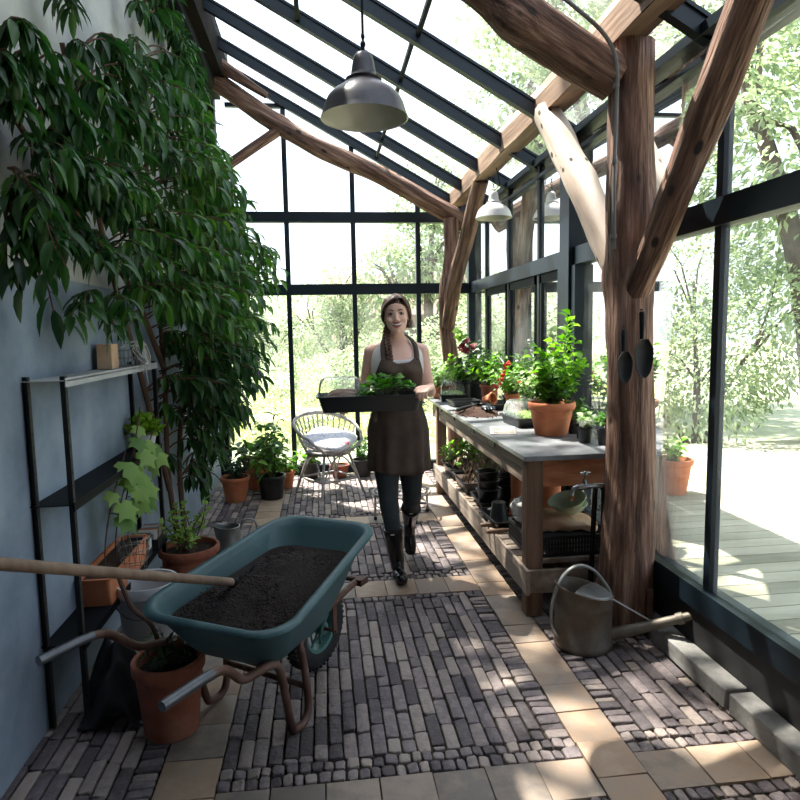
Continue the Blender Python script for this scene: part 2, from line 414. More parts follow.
panel(LX1, PX0, .3, 1.83, True, True); panel(LX1, PX0, 2.02, 3.51); panel(LX1, PX0, 3.74, 4.92); panel(LX1, PX0, 5.13, 6.80)
panel(PX1, XR-.02, 2.02, 6.8, True, True, True, True); panel(PX1, XR, .3, 1.83)
panel(XL-.02, LX0, .3, 6.8, True, True, False, True)
panel(XL-.02, XR, -1.2, .3, False, False)
struct(fb.build('floor', [M_brick, M_tile, M_dirt], ang=24))
# ---- house wall on the left
b = MB(); b.box2((XL-.3, Y0, -.05), (XL, YF+.05, 4.55)); struct(b.build('wall_left', M_plaster))
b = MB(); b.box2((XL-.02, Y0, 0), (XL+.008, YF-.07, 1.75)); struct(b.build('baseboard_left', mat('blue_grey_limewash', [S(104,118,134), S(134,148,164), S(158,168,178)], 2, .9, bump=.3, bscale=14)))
b = MB(); b.box2((XL-.3, Y0-.25, -.05), (XR+.1, Y0, 4.6)); struct(b.build('shade_wall_back', M_plaster))  # added behind the camera to keep fill light out
# wall plate along the left wall under the roof
e = struct(empty('trim_1', (XL, 0, 3.8)))
b = MB(); b.box2((0, Y0, -.06), (.10, YF-.05, .36)); b.build('wall_plate', M_fascia, e)
b = MB(); b.box2((.10, Y0, .02), (.17, YF-.05, .36)); b.build('flashing', M_steel2, e)
b = MB(); b.box2((.17, Y0, .10), (.255, YF-.05, .46)); b.build('fascia_board', M_fascia, e)
# ---- far glazed wall
e = struct(empty('window_1', (0, YF, 0)))
b = MB(); D = .05
def bar(b, x0, x1, z0, z1, d=D): b.box2((x0,-d/2,z0), (x1,d/2,z1))
bar(b, XL, XR, 1.90, 2.01, .08); bar(b, XL, XR, 2.64, 2.745, .08); bar(b, XL, XR, 0, .10, .10)
for x in (-.33, .353, 1.033): b.box2((x-.024,-.03,.1), (x+.024,.03,roofz(x)-.03 if x > -.2 else 3.80))
b.box2((XL,-.05,0), (XL+.075,.05,4.1)); b.v = [V(p) for p in b.v]
bar(b, XR-.07, XR+.02, 0, 2.75, .10); bar(b, XL+.2, -.30, 3.77, 3.81)
b2 = MB(); b2.v = b.v; b2.f = b.f; b2.r = b.r; b2.m = b.m
b2.build('window_frame', M_steel, e)
b = MB(); b.box2((XL+.01,-.06,0), (XL+.10,.06,4.1)); b.build('corner_post', M_steel2, e)
b = MB()
xs = [XL, -.33, .353, 1.033, XR]
for i in range(4):
    a, c = xs[i], xs[i+1]
    for z0, z1 in ((.1,1.9),(2.01,2.64)): b.add([(a,0,z0),(c,0,z0),(c,0,z1),(a,0,z1)], [(0,1,2,3)])
    b.add([(a,0,2.745),(c,0,2.745),(c,0,roofz(c)),(a,0,roofz(a))], [(0,1,2,3)])
b.build('glass_panes', M_glass, e, smooth=False)
# ---- right glazed wall
e = struct(empty('window_2', (XR, 0, 0)))
b = MB()
def rb(y0, y1, z0, z1, d=.06): b.box2((-d/2,y0,z0), (d/2,y1,z1))
rb(Y0, YF, 1.905, 2.015, .09); rb(Y0, YF, 2.60, 2.625, .07); rb(Y0, YF, 2.70, 2.745, .10); rb(Y0, YF, .26, .36, .09)
ys = [6.28, 5.50, 4.71, 3.30, 2.50, 1.7, .9, .1, -.9]
for y in ys: b.box2((-.02,y-.022,.3), (.02,y+.022,2.72))
b.build('window_frame', M_steel, e)
b = MB(); b.box2((-.075,3.97,0), (.075,4.13,2.74)); b.box2((-.06,4.13,.3), (.02,4.20,1.9)); b.box2((-.06,3.90,.3), (.02,3.97,1.9)); b.build('main_post', M_steel, e)
b = MB()
for y0, y1 in ((4.25,4.66),(4.76,5.45),(5.55,6.23)):
    for (a, c, z0, z1) in ((y0,y0+.03,.36,1.9),(y1-.03,y1,.36,1.9),(y0,y1,1.84,1.9),(y0,y1,.36,.44)): b.box2((-.022,a,z0), (.0,c,z1))
b.build('sash', M_steel2, e)
b = MB()
yy = [Y0]+sorted(ys+[4.05])+[YF]
for i in range(len(yy)-1):
    for z0, z1 in ((.3,1.91),(2.01,2.60),(2.62,2.70)):
        b.add([(0,yy[i],z0),(0,yy[i+1],z0),(0,yy[i+1],z1),(0,yy[i],z1)], [(0,1,2,3)])
b.build('glass_panes', M_glass, e, smooth=False)
b = MB(); b.box2((-.02,Y0,0), (.10,YF,.27)); struct(b.build('baseboard_right', M_blackmat))
bpy.data.objects['baseboard_right'].location.x = XR
b = MB()
y = 1.0
while y < 4.4: b.box2((XR-.115,y+.004,0), (XR-.02,y+.58,.085)); y += .6
struct(b.build('trim_2', M_stone, bevel=.006))
# eave gutter outside
b = MB(); b.box2((XR+.05,Y0,2.64), (XR+.16,YF+.1,2.76)); struct(b.build('trim_3', M_steel))
# ---- roof
e = struct(empty('ceiling', (0, 0, 0)))
sl_ = math.atan(.556)
def sloped(b, y, x0, x1, w_, h, dz):
    c = V(((x0+x1)/2, y, (roofz(x0)+roofz(x1))/2+dz)); Lr = (x1-x0)/math.cos(sl_)
    b.box(c, (Lr, w_, h), Matrix.Rotation(sl_, 3, 'Y'))
for i, y in enumerate([6.80, 6.19, 5.49, 4.78, 4.07, 3.36, 2.65, 1.95, 1.25, .55, -.15, -.85, -1.6]):
    b = MB(); sloped(b, y, -.86, XR+.02, .052, .085, -.02); sloped(b, y, -.86, XR+.02, .075, .016, .022)
    b.build('rafter', M_steel, e)
b = MB(); b.box2((.60,4.07,roofz(.62)-.03), (.625,6.8,roofz(.62))); b.build('glazing_bar', M_steel2, e)
b = MB(); b.box2((-.12,4.07,roofz(-.1)-.05), (-.09,4.78,roofz(-.1)+.0)); b.build('glazing_bar', M_steel2, e)
b = MB(); b.box2((.62,1.2,roofz(.63)-.03), (.645,4.07,roofz(.63))); b.build('glazing_bar', M_steel2, e)
b = MB()
ry = [6.86, 6.19, 5.49, 4.78, 4.07, 3.36, 2.65, 1.95, 1.25, .55, -.15, -.85, Y0]
for i in range(len(ry)-1):
    b.add([(-1.0,ry[i],roofz(-1.0)+.035),(XR+.1,ry[i],roofz(XR+.1)+.035),(XR+.1,ry[i+1],roofz(XR+.1)+.035),(-1.0,ry[i+1],roofz(-1.0)+.035)], [(0,1,2,3)])
b.build('glass_panes', M_roofglass, e, smooth=False)

b = MB(); b.add([(XL,Y0,roofz(XL)+.06),(XR+.1,Y0,roofz(XR+.1)+.06),(XR+.1,1.6,roofz(XR+.1)+.06),(XL,1.6,roofz(XL)+.06),(XL,Y0,roofz(XL)+.10),(XR+.1,Y0,roofz(XR+.1)+.10),(XR+.1,1.6,roofz(XR+.1)+.10),(XL,1.6,roofz(XL)+.10)], [(3,2,1,0),(4,5,6,7),(0,1,5,4),(1,2,6,5),(2,3,7,6),(3,0,4,7)])
struct(b.build('ceiling', M_fascia))  # opaque boarding added above the view to darken the near floor
b = MB(); b.box2((XR+.05,Y0,-.05), (XR+.13,.9,2.75)); struct(b.build('shade_wall_right', M_plaster))  # solid wall added out of view to shade the near end
# ================================================================= TIMBERS
def log(name, label, cat, pts, rad, m=M_log, n=18, seed=0, wob=.12, knots=(), group=None, per=.06, pieces=None):
    """irregular round timber; pts world control points, local Z runs along the timber"""
    pts = [V(p) for p in pts]; P0, P1 = pts[0], pts[-1]; F = frame(P1-P0); Mi = F.transposed()
    lp = spline([Mi @ (p-P0) for p in pts], 8)
    tot = sum((lp[i+1]-lp[i]).length for i in range(len(lp)-1)); K = max(10, int(tot/per))
    # resample
    out = []; acc = [0]
    for i in range(len(lp)-1): acc.append(acc[-1]+(lp[i+1]-lp[i]).length)
    for k in range(K+1):
        t = tot*k/K; i = 0
        while i < len(acc)-2 and acc[i+1] < t: i += 1
        q = (t-acc[i])/max(1e-6, acc[i+1]-acc[i]); out.append(lp[i].lerp(lp[i+1], q))
    vs = []
    for k, c in enumerate(out):
        t = k/K; rr = rad[0]
        for a in range(len(rad)-1):
            if t*(len(rad)-1) >= a: q = t*(len(rad)-1)-a; rr = rad[a]*(1-min(1,q))+rad[a+1]*min(1,q)
        for j in range(n):
            a = 2*math.pi*j/n; d = V((math.cos(a), math.sin(a), 0))
            r = rr*(1+wob*mn.noise(V((d.x*1.3+seed*7.1, d.y*1.3, c.z*2.2)))+wob*.5*mn.noise(V((d.x*4+seed, d.y*4, c.z*5))))
            if abs(math.sin(a*.5+seed+c.z*.25)) < .06: r *= .93
            for (kt, ka, ks) in knots:
                da = math.cos(a-ka); r += max(0, da)**3*ks*math.exp(-((t-kt)*tot/.09)**2)
            vs.append(c+d*r)
    fs = [(i*n+j, i*n+(j+1) % n, (i+1)*n+(j+1) % n, (i+1)*n+j) for i in range(K) for j in range(n)]
    fs += [tuple(reversed(range(n))), tuple(range(K*n, K*n+n))]
    b = MB(); b.add(vs, fs)
    o = b.build(name, m, ang=60); o.matrix_world = Matrix.Translation(P0) @ F.to_4x4()
    return tag(o, label, cat, group)
post_near = log('timber_post', 'thick rough barked tree-trunk post beside the bench with two scoops hung on it', 'post',
    [(1.455,2.97,0),(1.49,2.955,.4),(1.485,2.95,1.1),(1.465,2.95,1.7),(1.455,2.95,2.3),(1.45,2.95,2.80)], [.155,.125,.112,.105,.112,.103,.10], seed=1, wob=.16, knots=[(.62,2.6,.03),(.75,.5,.015)])
log('timber_post', 'slim crooked timber post standing at the far glazed wall', 'post',
    [(1.34,6.45,0),(1.33,6.45,.9),(1.27,6.45,1.5),(1.27,6.45,1.95),(1.31,6.45,2.2),(1.32,6.45,2.62)], [.085,.085,.088,.08,.075,.08], seed=2, wob=.2)
b = MB()
def beamfn(u, v):
    y = 2.0+4.95*u; a = 2*math.pi*v
    cx, cz = 1.42+.012*math.sin(y*2.1), 2.885-.012*(y-4.5)*0+.010*math.sin(y*1.7+1)
    q = [(-1,-1),(1,-1),(1,1),(-1,1),(-1,-1)][int(round(v*4))]
    return V((cx+q[0]*.065, y, cz+q[1]*.088+.004*math.sin(y*9+v*9)))
b.grid(beamfn, 40, 5, flip=False); b.add([beamfn(0,k/4) for k in range(4)], [(0,1,2,3)]); b.add([beamfn(1,k/4) for k in range(4)], [(3,2,1,0)])
tag(b.build('roof_beam', M_beam, smooth=False, bevel=0), 'long squared wooden beam running under the low side of the glass roof', 'beam')
log('roof_timber', 'massive knotty log rafter sloping down to the near post top', 'rafter log',
    [(-.92,2.96,4.02),(.2,2.96,3.40),(.72,2.96,3.07),(.98,2.96,2.87),(1.38,2.95,2.64)], [.11,.11,.12,.115,.10], seed=3, wob=.18, knots=[(.80,4.0,.045)])
log('roof_timber', 'long pale brown log rafter sloping across the far glazed wall', 'rafter log',
    [(-1.06,6.5,3.98),(-.16,6.5,3.385),(.7,6.5,3.0),(1.50,6.5,2.57)], [.088,.088,.085,.095], seed=4, wob=.15, knots=[(.3,1.5,.02)])
log('roof_timber', 'short dark timber wedge resting on the upper end of the far log rafter', 'rafter log', [(-.98,6.42,4.07),(-.45,6.42,3.74)], [.07,.03], seed=9, wob=.1)
log('timber_brace', 'thin timber brace rising from the left wall to the far log rafter', 'brace', [(-1.06,6.45,2.96),(-.35,6.49,3.455)], [.042,.05], seed=5, wob=.12)
log('timber_brace', 'brace coloured pale as if sunlit, full of holes between near post and roof beam', 'brace', [(1.44,3.03,1.80),(1.43,3.45,2.28),(1.40,3.92,2.80)], [.075,.085,.085], M_logsunlit, seed=6, wob=.2, knots=[(.5,2.,.01),(.8,1.2,.012)])
log('timber_brace', 'dark bark-covered brace leaving the right side of the near post', 'brace', [(1.47,2.90,1.66),(1.47,2.45,2.19),(1.46,1.95,2.80)], [.06,.075,.075], seed=7, wob=.16)
log('timber_brace', 'crooked brown brace between far post and roof beam', 'brace', [(1.27,6.40,1.55),(1.29,6.2,1.95),(1.36,5.95,2.35),(1.41,5.62,2.80)], [.07,.075,.065,.07], seed=8, wob=.16)

# ================================================================= generic makers
def T(name, label, cat, loc, group=None, rz=0): return empty(name, loc, label, cat, group, rz)
def pot_prof(r, h, rb=None, rim=.18, wall=.008, rimw=.008):
    rb = rb or r*.72; hr = h*(1-rim)
    rr = rb+(r-rb)*(1-rim)
    return [(0,0),(rb*.97,0),(rb,.004),(rr,hr-.004),(rr+rimw*.3,hr),(r+rimw*.2,hr+.004),(r+rimw,hr+.01),(r+rimw*1.2,h-.006),(r+rimw*.7,h),(r-wall,h),(r-wall*1.3,h-.008),(r-wall*1.8,h*.55),(0,h*.55)]
def soilbit(e, r, z, m=None, lump=.006, n=20):
    b = MB(); vs = [(0,0,z+lump)]; fs = []
    for k in (1, 2, 3):
        for j in range(n):
            a = 2*math.pi*j/n; rr = r*k/3
            vs.append((rr*math.cos(a), rr*math.sin(a), z+U(-lump, lump)))
    for j in range(n): fs.append((0, 1+j, 1+(j+1) % n))
    for k in (0, 1):
        for j in range(n): fs.append((1+k*n+j, 1+(k+1)*n+j, 1+(k+1)*n+(j+1) % n, 1+k*n+(j+1) % n))
    b.add(vs, fs); return b.build('soil', m or M_soil, e, ang=None)
def potmesh(e, r, h, m, name='pot', **k):
    b = MB(); b.lathe(pot_prof(r, h, **k), 32); return b.build(name, m, e, ang=50)
def stemgrow(bs, bl, base, tip, L, W, nl, t0=.2, bow=.15, droop=.5, sr=.003, lod=3, spread=.9, updir=.3, nrm=None):
    base, tip = V(base), V(tip); mid = (base+tip)/2+V((U(-1,1), U(-1,1), .4))*bow*(tip-base).length
    P = [base.lerp(mid, t/4).lerp(mid.lerp(tip, t/4), t/4) for t in range(5)]
    bs.tube(P, [sr*(1.1-.18*i) for i in range(5)], 5)
    for k in range(nl):
        t = t0+(1-t0)*(k+U(0,.8))/nl; t = min(t, 1)
        p = base.lerp(mid, t).lerp(mid.lerp(tip, t), t)
        a = k*2.4+U(-.5,.5); ax = (tip-base).normalized()
        o = ax.orthogonal().normalized(); o2 = ax.cross(o)
        d = (o*math.cos(a)+o2*math.sin(a))*spread+ax*U(.1,.6)+V((0,0,updir))
        bl.leaf(p, d, L*U(.65,1.15), W*U(.7,1.15), droop*U(.5,1.4), lod, nrm=nrm)
def foliage(e, z0, h, r, ns, nl, L, W, mleaf, mstem=M_stem, droop=.5, lod=2, t0=.2, lean=(0,0), bow=.15, sr=.003, off=(0,0), hmin=.5, updir=.3, nm='foliage', fr=0):
    bs, bl = MB(), MB()
    for i in range(ns):
        a = 2*math.pi*i/ns*2.3+U(-.4,.4); rr = r*math.sqrt(U(.05,1)); hh = h*U(hmin,1)*(1-.35*(rr/r)**2)
        stemgrow(bs, bl, (off[0]+U(-.25,.25)*r*.5, off[1]+U(-.25,.25)*r*.5, z0), (off[0]+lean[0]+rr*math.cos(a), off[1]+lean[1]+rr*math.sin(a), z0+hh), L, W, nl, t0, bow, droop, sr, lod, updir=updir)
    bs.build('stem', mstem, e); return bl.build(nm, mleaf, e, ang=None)
def flowers(e, pts, r, m, name='flower', k=5, ell=1.0):
    for p in pts:
        b = MB(); p = V(p)
        d = V((U(-.5,.5), U(-1,-.2), U(.1,.8))).normalized(); F = frame(d)
        for i in range(k):
            a = 2*math.pi*i/k; q = F @ V((math.cos(a), math.sin(a), .35))
            b.leaf(p, q, r, r*.9, .1, 2, nrm=d)
        b.ball(p+d*r*.1, r*.18, 6, 4); b.build(name, m, e, ang=None)
def traymesh(w_, d_, h, wall=.004, lip=.012, taper=.88, rc=.02):
    """rounded rectangular open tray, origin at base centre"""
    def ring(sx, sy, z, r):
        o = []
        for cx, cy, a0 in ((1,1,0),(-1,1,90),(-1,-1,180),(1,-1,270)):
            for k in range(5):
                a = R(a0+k*22.5); o.append((cx*(sx/2-r)+r*math.cos(a), cy*(sy/2-r)+r*math.sin(a), z))
        return o
    rs = [ring(w_*taper, d_*taper, 0, rc*.8), ring(w_-.01, d_-.01, h-.008, rc), ring(w_+lip, d_+lip, h-.008, rc+lip/2), ring(w_+lip+.002, d_+lip+.002, h, rc+lip/2), ring(w_-.012, d_-.012, h, rc*.8), ring(w_*taper-.012, d_*taper-.012, wall, rc*.7)]
    b = MB(); n = 20; vs = []; fs = []
    for r in rs: vs += r
    for i in range(len(rs)-1):
        for j in range(n): fs.append((i*n+j, i*n+(j+1) % n, (i+1)*n+(j+1) % n, (i+1)*n+j))
    fs.append(tuple(reversed(range(n)))); fs.append(tuple(range((len(rs)-1)*n, len(rs)*n)))
    b.add(vs, fs); return b
def domemesh(w_, d_, h, z0):
    b = MB(); n = 20; vs = []; fs = []
    def ring(s, z, r):
        o = []
        for cx, cy, a0 in ((1,1,0),(-1,1,90),(-1,-1,180),(1,-1,270)):
            for k in range(5):
                a = R(a0+k*22.5); o.append((cx*(w_*s/2-r)+r*math.cos(a), cy*(d_*s/2-r)+r*math.sin(a), z0+z))
        return o
    rs = [ring(1.03, 0, .02), ring(1, .004, .02), ring(.93, h*.6, .03), ring(.86, h*.88, .035), ring(.72, h*.99, .03), ring(.3, h, .012)]
    for r in rs: vs += r
    for i in range(len(rs)-1):
        for j in range(n): fs.append((i*n+j, i*n+(j+1) % n, (i+1)*n+(j+1) % n, (i+1)*n+j))
    fs.append(tuple(range((len(rs)-1)*n, len(rs)*n))); b.add(vs, fs); return b

# ================================================================= LAMPS
def lamp(name, label, x, y, zr, r, mo, mi_, htop, cordtop, hook=False):
    e = T(name, label, 'lamp', (x, y, zr))
    H = r*.62
    out = [(r*1.02,-.003),(r*1.0,.006),(r*.965,r*.12),(r*.92,r*.28),(r*.84,r*.44),(r*.70,r*.58),(r*.54,r*.68),(r*.42,r*.77),(r*.37,r*.84)]
    b = MB(); b.lathe(out, 40)
    b.build('lamp_shade', mo, e, ang=60)
    b = MB(); b.lathe([(r*1.02,-.003),(r*.985,-.001),(r*.95,r*.11),(r*.905,r*.27),(r*.825,r*.425),(r*.685,r*.56),(r*.52,r*.66),(r*.34,r*.74),(0,r*.8)], 40); b.build('shade_lining', M_enamelw, e, ang=60)
    b = MB(); b.lathe([(r*.40,r*.82),(r*.42,r*.85),(r*.32,r*.88),(r*.29,r*.98),(r*.25,r*1.22),(r*.215,r*1.36),(r*.15,r*1.43),(0,r*1.45)], 24); b.build('lamp_neck', mo, e, ang=60)
    b = MB(); b.lathe([(r*.10,r*.8),(r*.11,r*.62),(r*.15,r*.5),(r*.11,r*.42),(0,r*.40)], 16); b.build('bulb', M_white, e)
    b = MB()
    if not hook:
        b.tube([(0,0,r*1.43),(0,0,r*1.62),(0,0,cordtop)], [.010,.006,.005], 8)
        b.ball((0,0,r*1.62), (.012,.012,.016)); b.ball((0,0,r*1.8), (.009,.009,.014))
    else:
        for k in range(6):
            z = r*1.43+k*.022; b.tube([(0.008*math.cos(a)*(k % 2)+.0, .008*math.cos(a)*(1-k % 2), z+.016*math.sin(a)) for a in [i*math.pi/4 for i in range(8)]], .0022, 5, closed=True)
        b.tube(spline([(0,0,r*1.43),(.03,-.02,r*1.65),(.05,0,r*1.9),(.02,0,cordtop)]), .004, 6)
    b.build('cord' if not hook else 'chain', M_steel2, e)
lamp('pendant_lamp', 'large dark grey enamel factory lamp hanging in the middle above the barrow', .212, 2.9, 2.43, .188, M_enamel, M_enamelw, 0, 1.11)
lamp('pendant_lamp', 'small pale enamel lamp hanging from the wooden roof beam', 1.40, 5.15, 2.40, .145, M_enamelg, M_enamelw, 0, .40, True)

# ================================================================= PEACH TREE
def lerp_tab(t, x):
    if x <= t[0][0]: return t[0][1:]
    for a, b in zip(t, t[1:]):
        if x <= b[0]:
            q = (x-a[0])/(b[0]-a[0]); return [a[i]+(b[i]-a[i])*q for i in range(1, len(a))]
    return t[-1][1:]
BZ = [(.35,.2),(.85,.50),(1.05,.64),(1.3,.74),(1.7,.85),(2.1,.86),(2.3,.68),(2.7,.50),(3.06,.36),(3.6,.22),(3.8,.15)]
BY = [(2.2,.30),(2.9,.42),(3.4,.62),(3.9,.92),(4.4,1.0),(5.0,.95),(5.6,.80),(6.2,.6)]
e = T('peach_tree', 'tall peach tree with drooping narrow leaves trained up the left wall', 'tree', (-1.03, 4.35, 0))
OF = V((-1.03, 4.35, 0)); bs, bl, bt = MB(), MB(), MB()
trunks = [[(-.98,4.30,0),(-1.02,4.25,.6),(-1.0,4.2,1.3),(-1.0,4.1,2.1),(-1.0,4.0,3.2)], [(-.96,4.38,0),(-1.0,4.5,.7),(-.98,4.9,1.5),(-1.0,5.3,2.4),(-1.02,5.5,3.2)],
          [(-1.02,4.25,.5),(-1.02,3.8,1.2),(-1.02,3.3,1.9),(-1.02,2.9,2.7)], [(-.98,4.7,1.1),(-1.0,5.4,1.3),(-.98,6.0,1.7)], [(-1.0,4.2,1.3),(-1.0,3.6,1.75),(-1.02,3.0,2.0),(-1.02,2.3,2.3)]]
tp = []
for t_ in trunks:
    P = spline(t_, 8); bt.tube([p-OF for p in P], [.015*(1-.6*i/len(P))+.004 for i in range(len(P))], 8); tp += P
ns = 0
while ns < 560:
    y = U(2.2, 6.3); z = U(.42, 3.75)
    if y < 3.95 and z < 1.52+.25*abs(3.95-y)*0: continue
    if z < 1.0 and (y > 5.7 or y < 4.15): continue
    if z < .8 and random.random() < .45: continue
    if z > 3.0 and y > 5.3 and random.random() < .6: continue
    if z > 2.6 and y < 3.3 and random.random() < .8: continue
    if z > 2.75 and y < 4.3 and random.random() < .55+.4*(z > 3.05): continue
    bx = lerp_tab(BZ, z)[0]*lerp_tab(BY, y)[0]
    x = -1.08+bx*math.sqrt(U(.02, 1))
    tip = V((x, y, z)); near = min(tp, key=lambda q: (q-tip).length+(.0 if q.z < z else .5))
    st = near.lerp(V((-1.05, y, z+.1)), .45)
    mid = st.lerp(tip, .5)+V((0, 0, .16))
    P = [(st.lerp(mid, k/6).lerp(mid.lerp(tip, k/6), k/6)) for k in range(7)]
    bs.tube([p-OF for p in P], [.006-.0006*k for k in range(7)], 5)
    for k in range(15):
        t = .35+.65*(k+U(0,.9))/15; p = st.lerp(mid, t).lerp(mid.lerp(tip, t), t); ax = (tip-mid).normalized()
        a = k*2.4+U(-.6,.6); o = ax.orthogonal().normalized(); o2 = ax.cross(o)
        d = (o*math.cos(a)+o2*math.sin(a))*.8+ax*.5+V((0,0,U(-.5,.25)))
        if p.x+d.normalized().x*.1 < -1.08: d.x = abs(d.x)
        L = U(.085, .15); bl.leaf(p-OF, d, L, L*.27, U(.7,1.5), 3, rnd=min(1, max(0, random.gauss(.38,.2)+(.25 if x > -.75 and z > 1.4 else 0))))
    ns += 1
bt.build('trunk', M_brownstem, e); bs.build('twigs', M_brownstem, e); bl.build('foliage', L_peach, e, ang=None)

# ================================================================= POTTED PLANTS ON THE FLOOR
def potted(name, label, cat, x, y, r, h, m, z=0, group=None, rb=None, soil=True, **k):
    e = T(name, label, cat, (x, y, z), group); potmesh(e, r, h, m, rb=rb, **k)
    if soil: soilbit(e, r-.012, h*.86)
    return e
FZ = .004
e = potted('potted_plant', 'terracotta pot with rim and dark bushy plant in the far left corner', 'potted plant', -.82, 5.82, .125, .225, M_terra, FZ, rb=.092)
foliage(e, .19, .34, .17, 16, 10, .06, .035, L_dark, droop=.4)
e = potted('potted_plant', 'black plastic pot holding a tall leafy hellebore by the far window', 'potted plant', -.50, 5.86, .125, .215, M_blackpl, FZ, rb=.10)
foliage(e, .18, .72, .22, 13, 10, .11, .045, L_mid, droop=.9, t0=.25, sr=.005)
foliage(e, .18, .30, .26, 12, 7, .13, .055, L_fresh, droop=1.0, t0=.3, sr=.004, nm='lower_foliage')
e = potted('potted_plant', 'larger terracotta pot behind the two front pots with big broad leaves', 'potted plant', -.66, 6.28, .14, .30, M_terra, FZ, rb=.10)
foliage(e, .26, .25, .22, 8, 4, .17, .12, L_mid, droop=.7, t0=.5, sr=.005)
e = potted('potted_plant', 'small terracotta pot with grassy green leaves between black pot and chair', 'potted plant', -.385, 6.25, .075, .16, M_terra, FZ)
foliage(e, .13, .3, .14, 12, 6, .10, .03, L_fresh, droop=.9)
e = potted('potted_plant', 'black plastic pot with yellow green shrub against the far sill behind the chair', 'potted plant', -.16, 6.62, .10, .17, M_blackmat, FZ)
foliage(e, .13, .28, .14, 10, 7, .07, .035, L_fresh, droop=.6)
e = potted('potted_plant', 'black plastic pot of green leaves under the window right of the chair', 'potted plant', .38, 6.60, .11, .18, M_blackmat, FZ)
foliage(e, .14, .42, .16, 12, 9, .06, .04, L_mid, droop=.5)
e = potted('flower_pot', 'low empty terracotta pot at the far sill behind the rattan chair', 'flower pot', .14, 6.62, .10, .13, M_terra_old, FZ)
e = potted('flower_pot', 'terracotta pot standing by the far sill beyond the wire stand', 'flower pot', .66, 6.60, .10, .15, M_terra, FZ)
e = potted('potted_plant', 'wide old brown terracotta bowl with straggly yellow green shrub beside the left wall', 'potted plant', -.815, 3.78, .165, .27, M_terra_old, FZ, rb=.115)
bs, bl = MB(), MB()
for i in range(13):
    a = U(0, 6.28); tx = U(-.22,.10); ty = U(-.25,.12); stemgrow(bs, bl, (U(-.06,.04), U(-.05,.05), .23), (tx*.8+.02, ty, U(.34,.56)), .045, .04, 9, .35, .2, .3, .005, 2)
bs.build('stem', M_brownstem, e); bl.build('foliage', L_vine, e, ang=None)
e = potted('potted_plant', 'big terracotta pot of withered plants in the lower left behind the barrow grip', 'potted plant', -.615, 2.40, .125, .29, M_terra_old, FZ, rb=.10)
foliage(e, .25, .16, .12, 16, 5, .05, .02, L_dark, M_brownstem, droop=.8, t0=.3)
b = MB(); b.tube(spline([(-.02,.02,.25),(-.06,.03,.40),(-.14,.06,.47),(-.2,.1,.60)]), .009, 7); b.build('dry_stalk', M_brownstem, e)

# zinc jug
e = T('metal_jug', 'small grey zinc jug with ring handle beside the brown bowl pot', 'jug', (-.665, 4.32, FZ))
b = MB(); b.lathe([(0,0),(.088,0),(.092,.006),(.10,.03),(.085,.13),(.072,.20),(.076,.212),(.07,.214),(.067,.2),(.08,.13),(.093,.02),(0,.015)], 32, fn=lambda p: V((p.x-(.03 if p.z > .2 and p.x < -.05 else 0), p.y, p.z+(.012 if p.z > .19 and p.x < -.05 else 0)))); b.build('jug_body', M_zinc, e)
b = MB(); b.tube(spline([(.072,0,.19),(.11,0,.25),(.165,-.0,.245),(.185,0,.19),(.16,0,.12),(.095,0,.07)], 6), .007, 8); b.build('handle', M_zinc, e)

# ---- rack on left wall
e = T('plant_rack', 'black perforated metal rack with three shelves standing against the left wall', 'rack', (-1.02, 3.2, 0))
for y in (-.72, .56):
    for x in (-.06, .07):
        b = MB(); b.box2((x-.012,y-.002,0), (x+.012,y+.002,1.36)); b.box2((x+.010,y-.02,0), (x+.013,y+.002,1.36))
        for k in range(26): b.box((x+.0135, y-.010, .05+k*.05), (.0015,.006,.012))
        b.build('upright', M_blackmat, e)
for z in (.335, .88, 1.345):
    b = MB(); b.box2((-.075,-.74,z-.004), (.085,.58,z)); b.box2((.08,-.74,z-.025), (.085,.58,z+.008)); b.build('shelf', M_steel2 if z < 1.3 else M_plaster, e)
SX = -1.02
# top shelf: wire basket with rope
e = T('wire_basket', 'wire basket with tangled white string on the top shelf of the rack', 'basket', (-1.02, 3.50, 1.346))
b = MB()
for z, r in ((.0,.055),(.04,.062),(.08,.07)): b.tube([(r*math.cos(a)*.9, r*1.5*math.sin(a), z+.003) for a in [i*math.pi/12 for i in range(24)]], .002, 5, closed=True)
for i in range(20):
    a = i*math.pi/10; b.tube([(.055*.9*math.cos(a), .055*1.5*math.sin(a), .003), (.07*.9*math.cos(a), .07*1.5*math.sin(a), .083)], .0015, 4)
b.build('wire_frame', M_conduit, e)
e = T('string', 'loose white string hanging over the top shelf edge', 'string', (-.98, 3.48, 1.346))
b = MB()
for k in range(5):
    b.tube(spline([(U(-.06,.0),U(-.08,.08),.10),(U(.0,.05),U(-.1,.1),.13),(.074,U(-.08,.08),.05),(.075,U(-.08,.08),.015),(U(-.02,.05),U(-.1,.1),.09),(U(.0,.05),U(-.1,.1),.11)]), .0026, 5)
b.tube(spline([(.03,-.03,.04),(.063,-.05,.0+.015),(.075,-.04,-.05),(.073,-.02,-.09)]), .0026, 5)
b.build('string_coils', M_paper, e)
tag(MB().box((0,0,.06), (.07,.10,.12)).build('cardboard_box', M_kraft, None, bevel=.004, loc=(-1.03, 3.24, 1.347)), 'plain brown cardboard box on the top shelf of the rack', 'box')
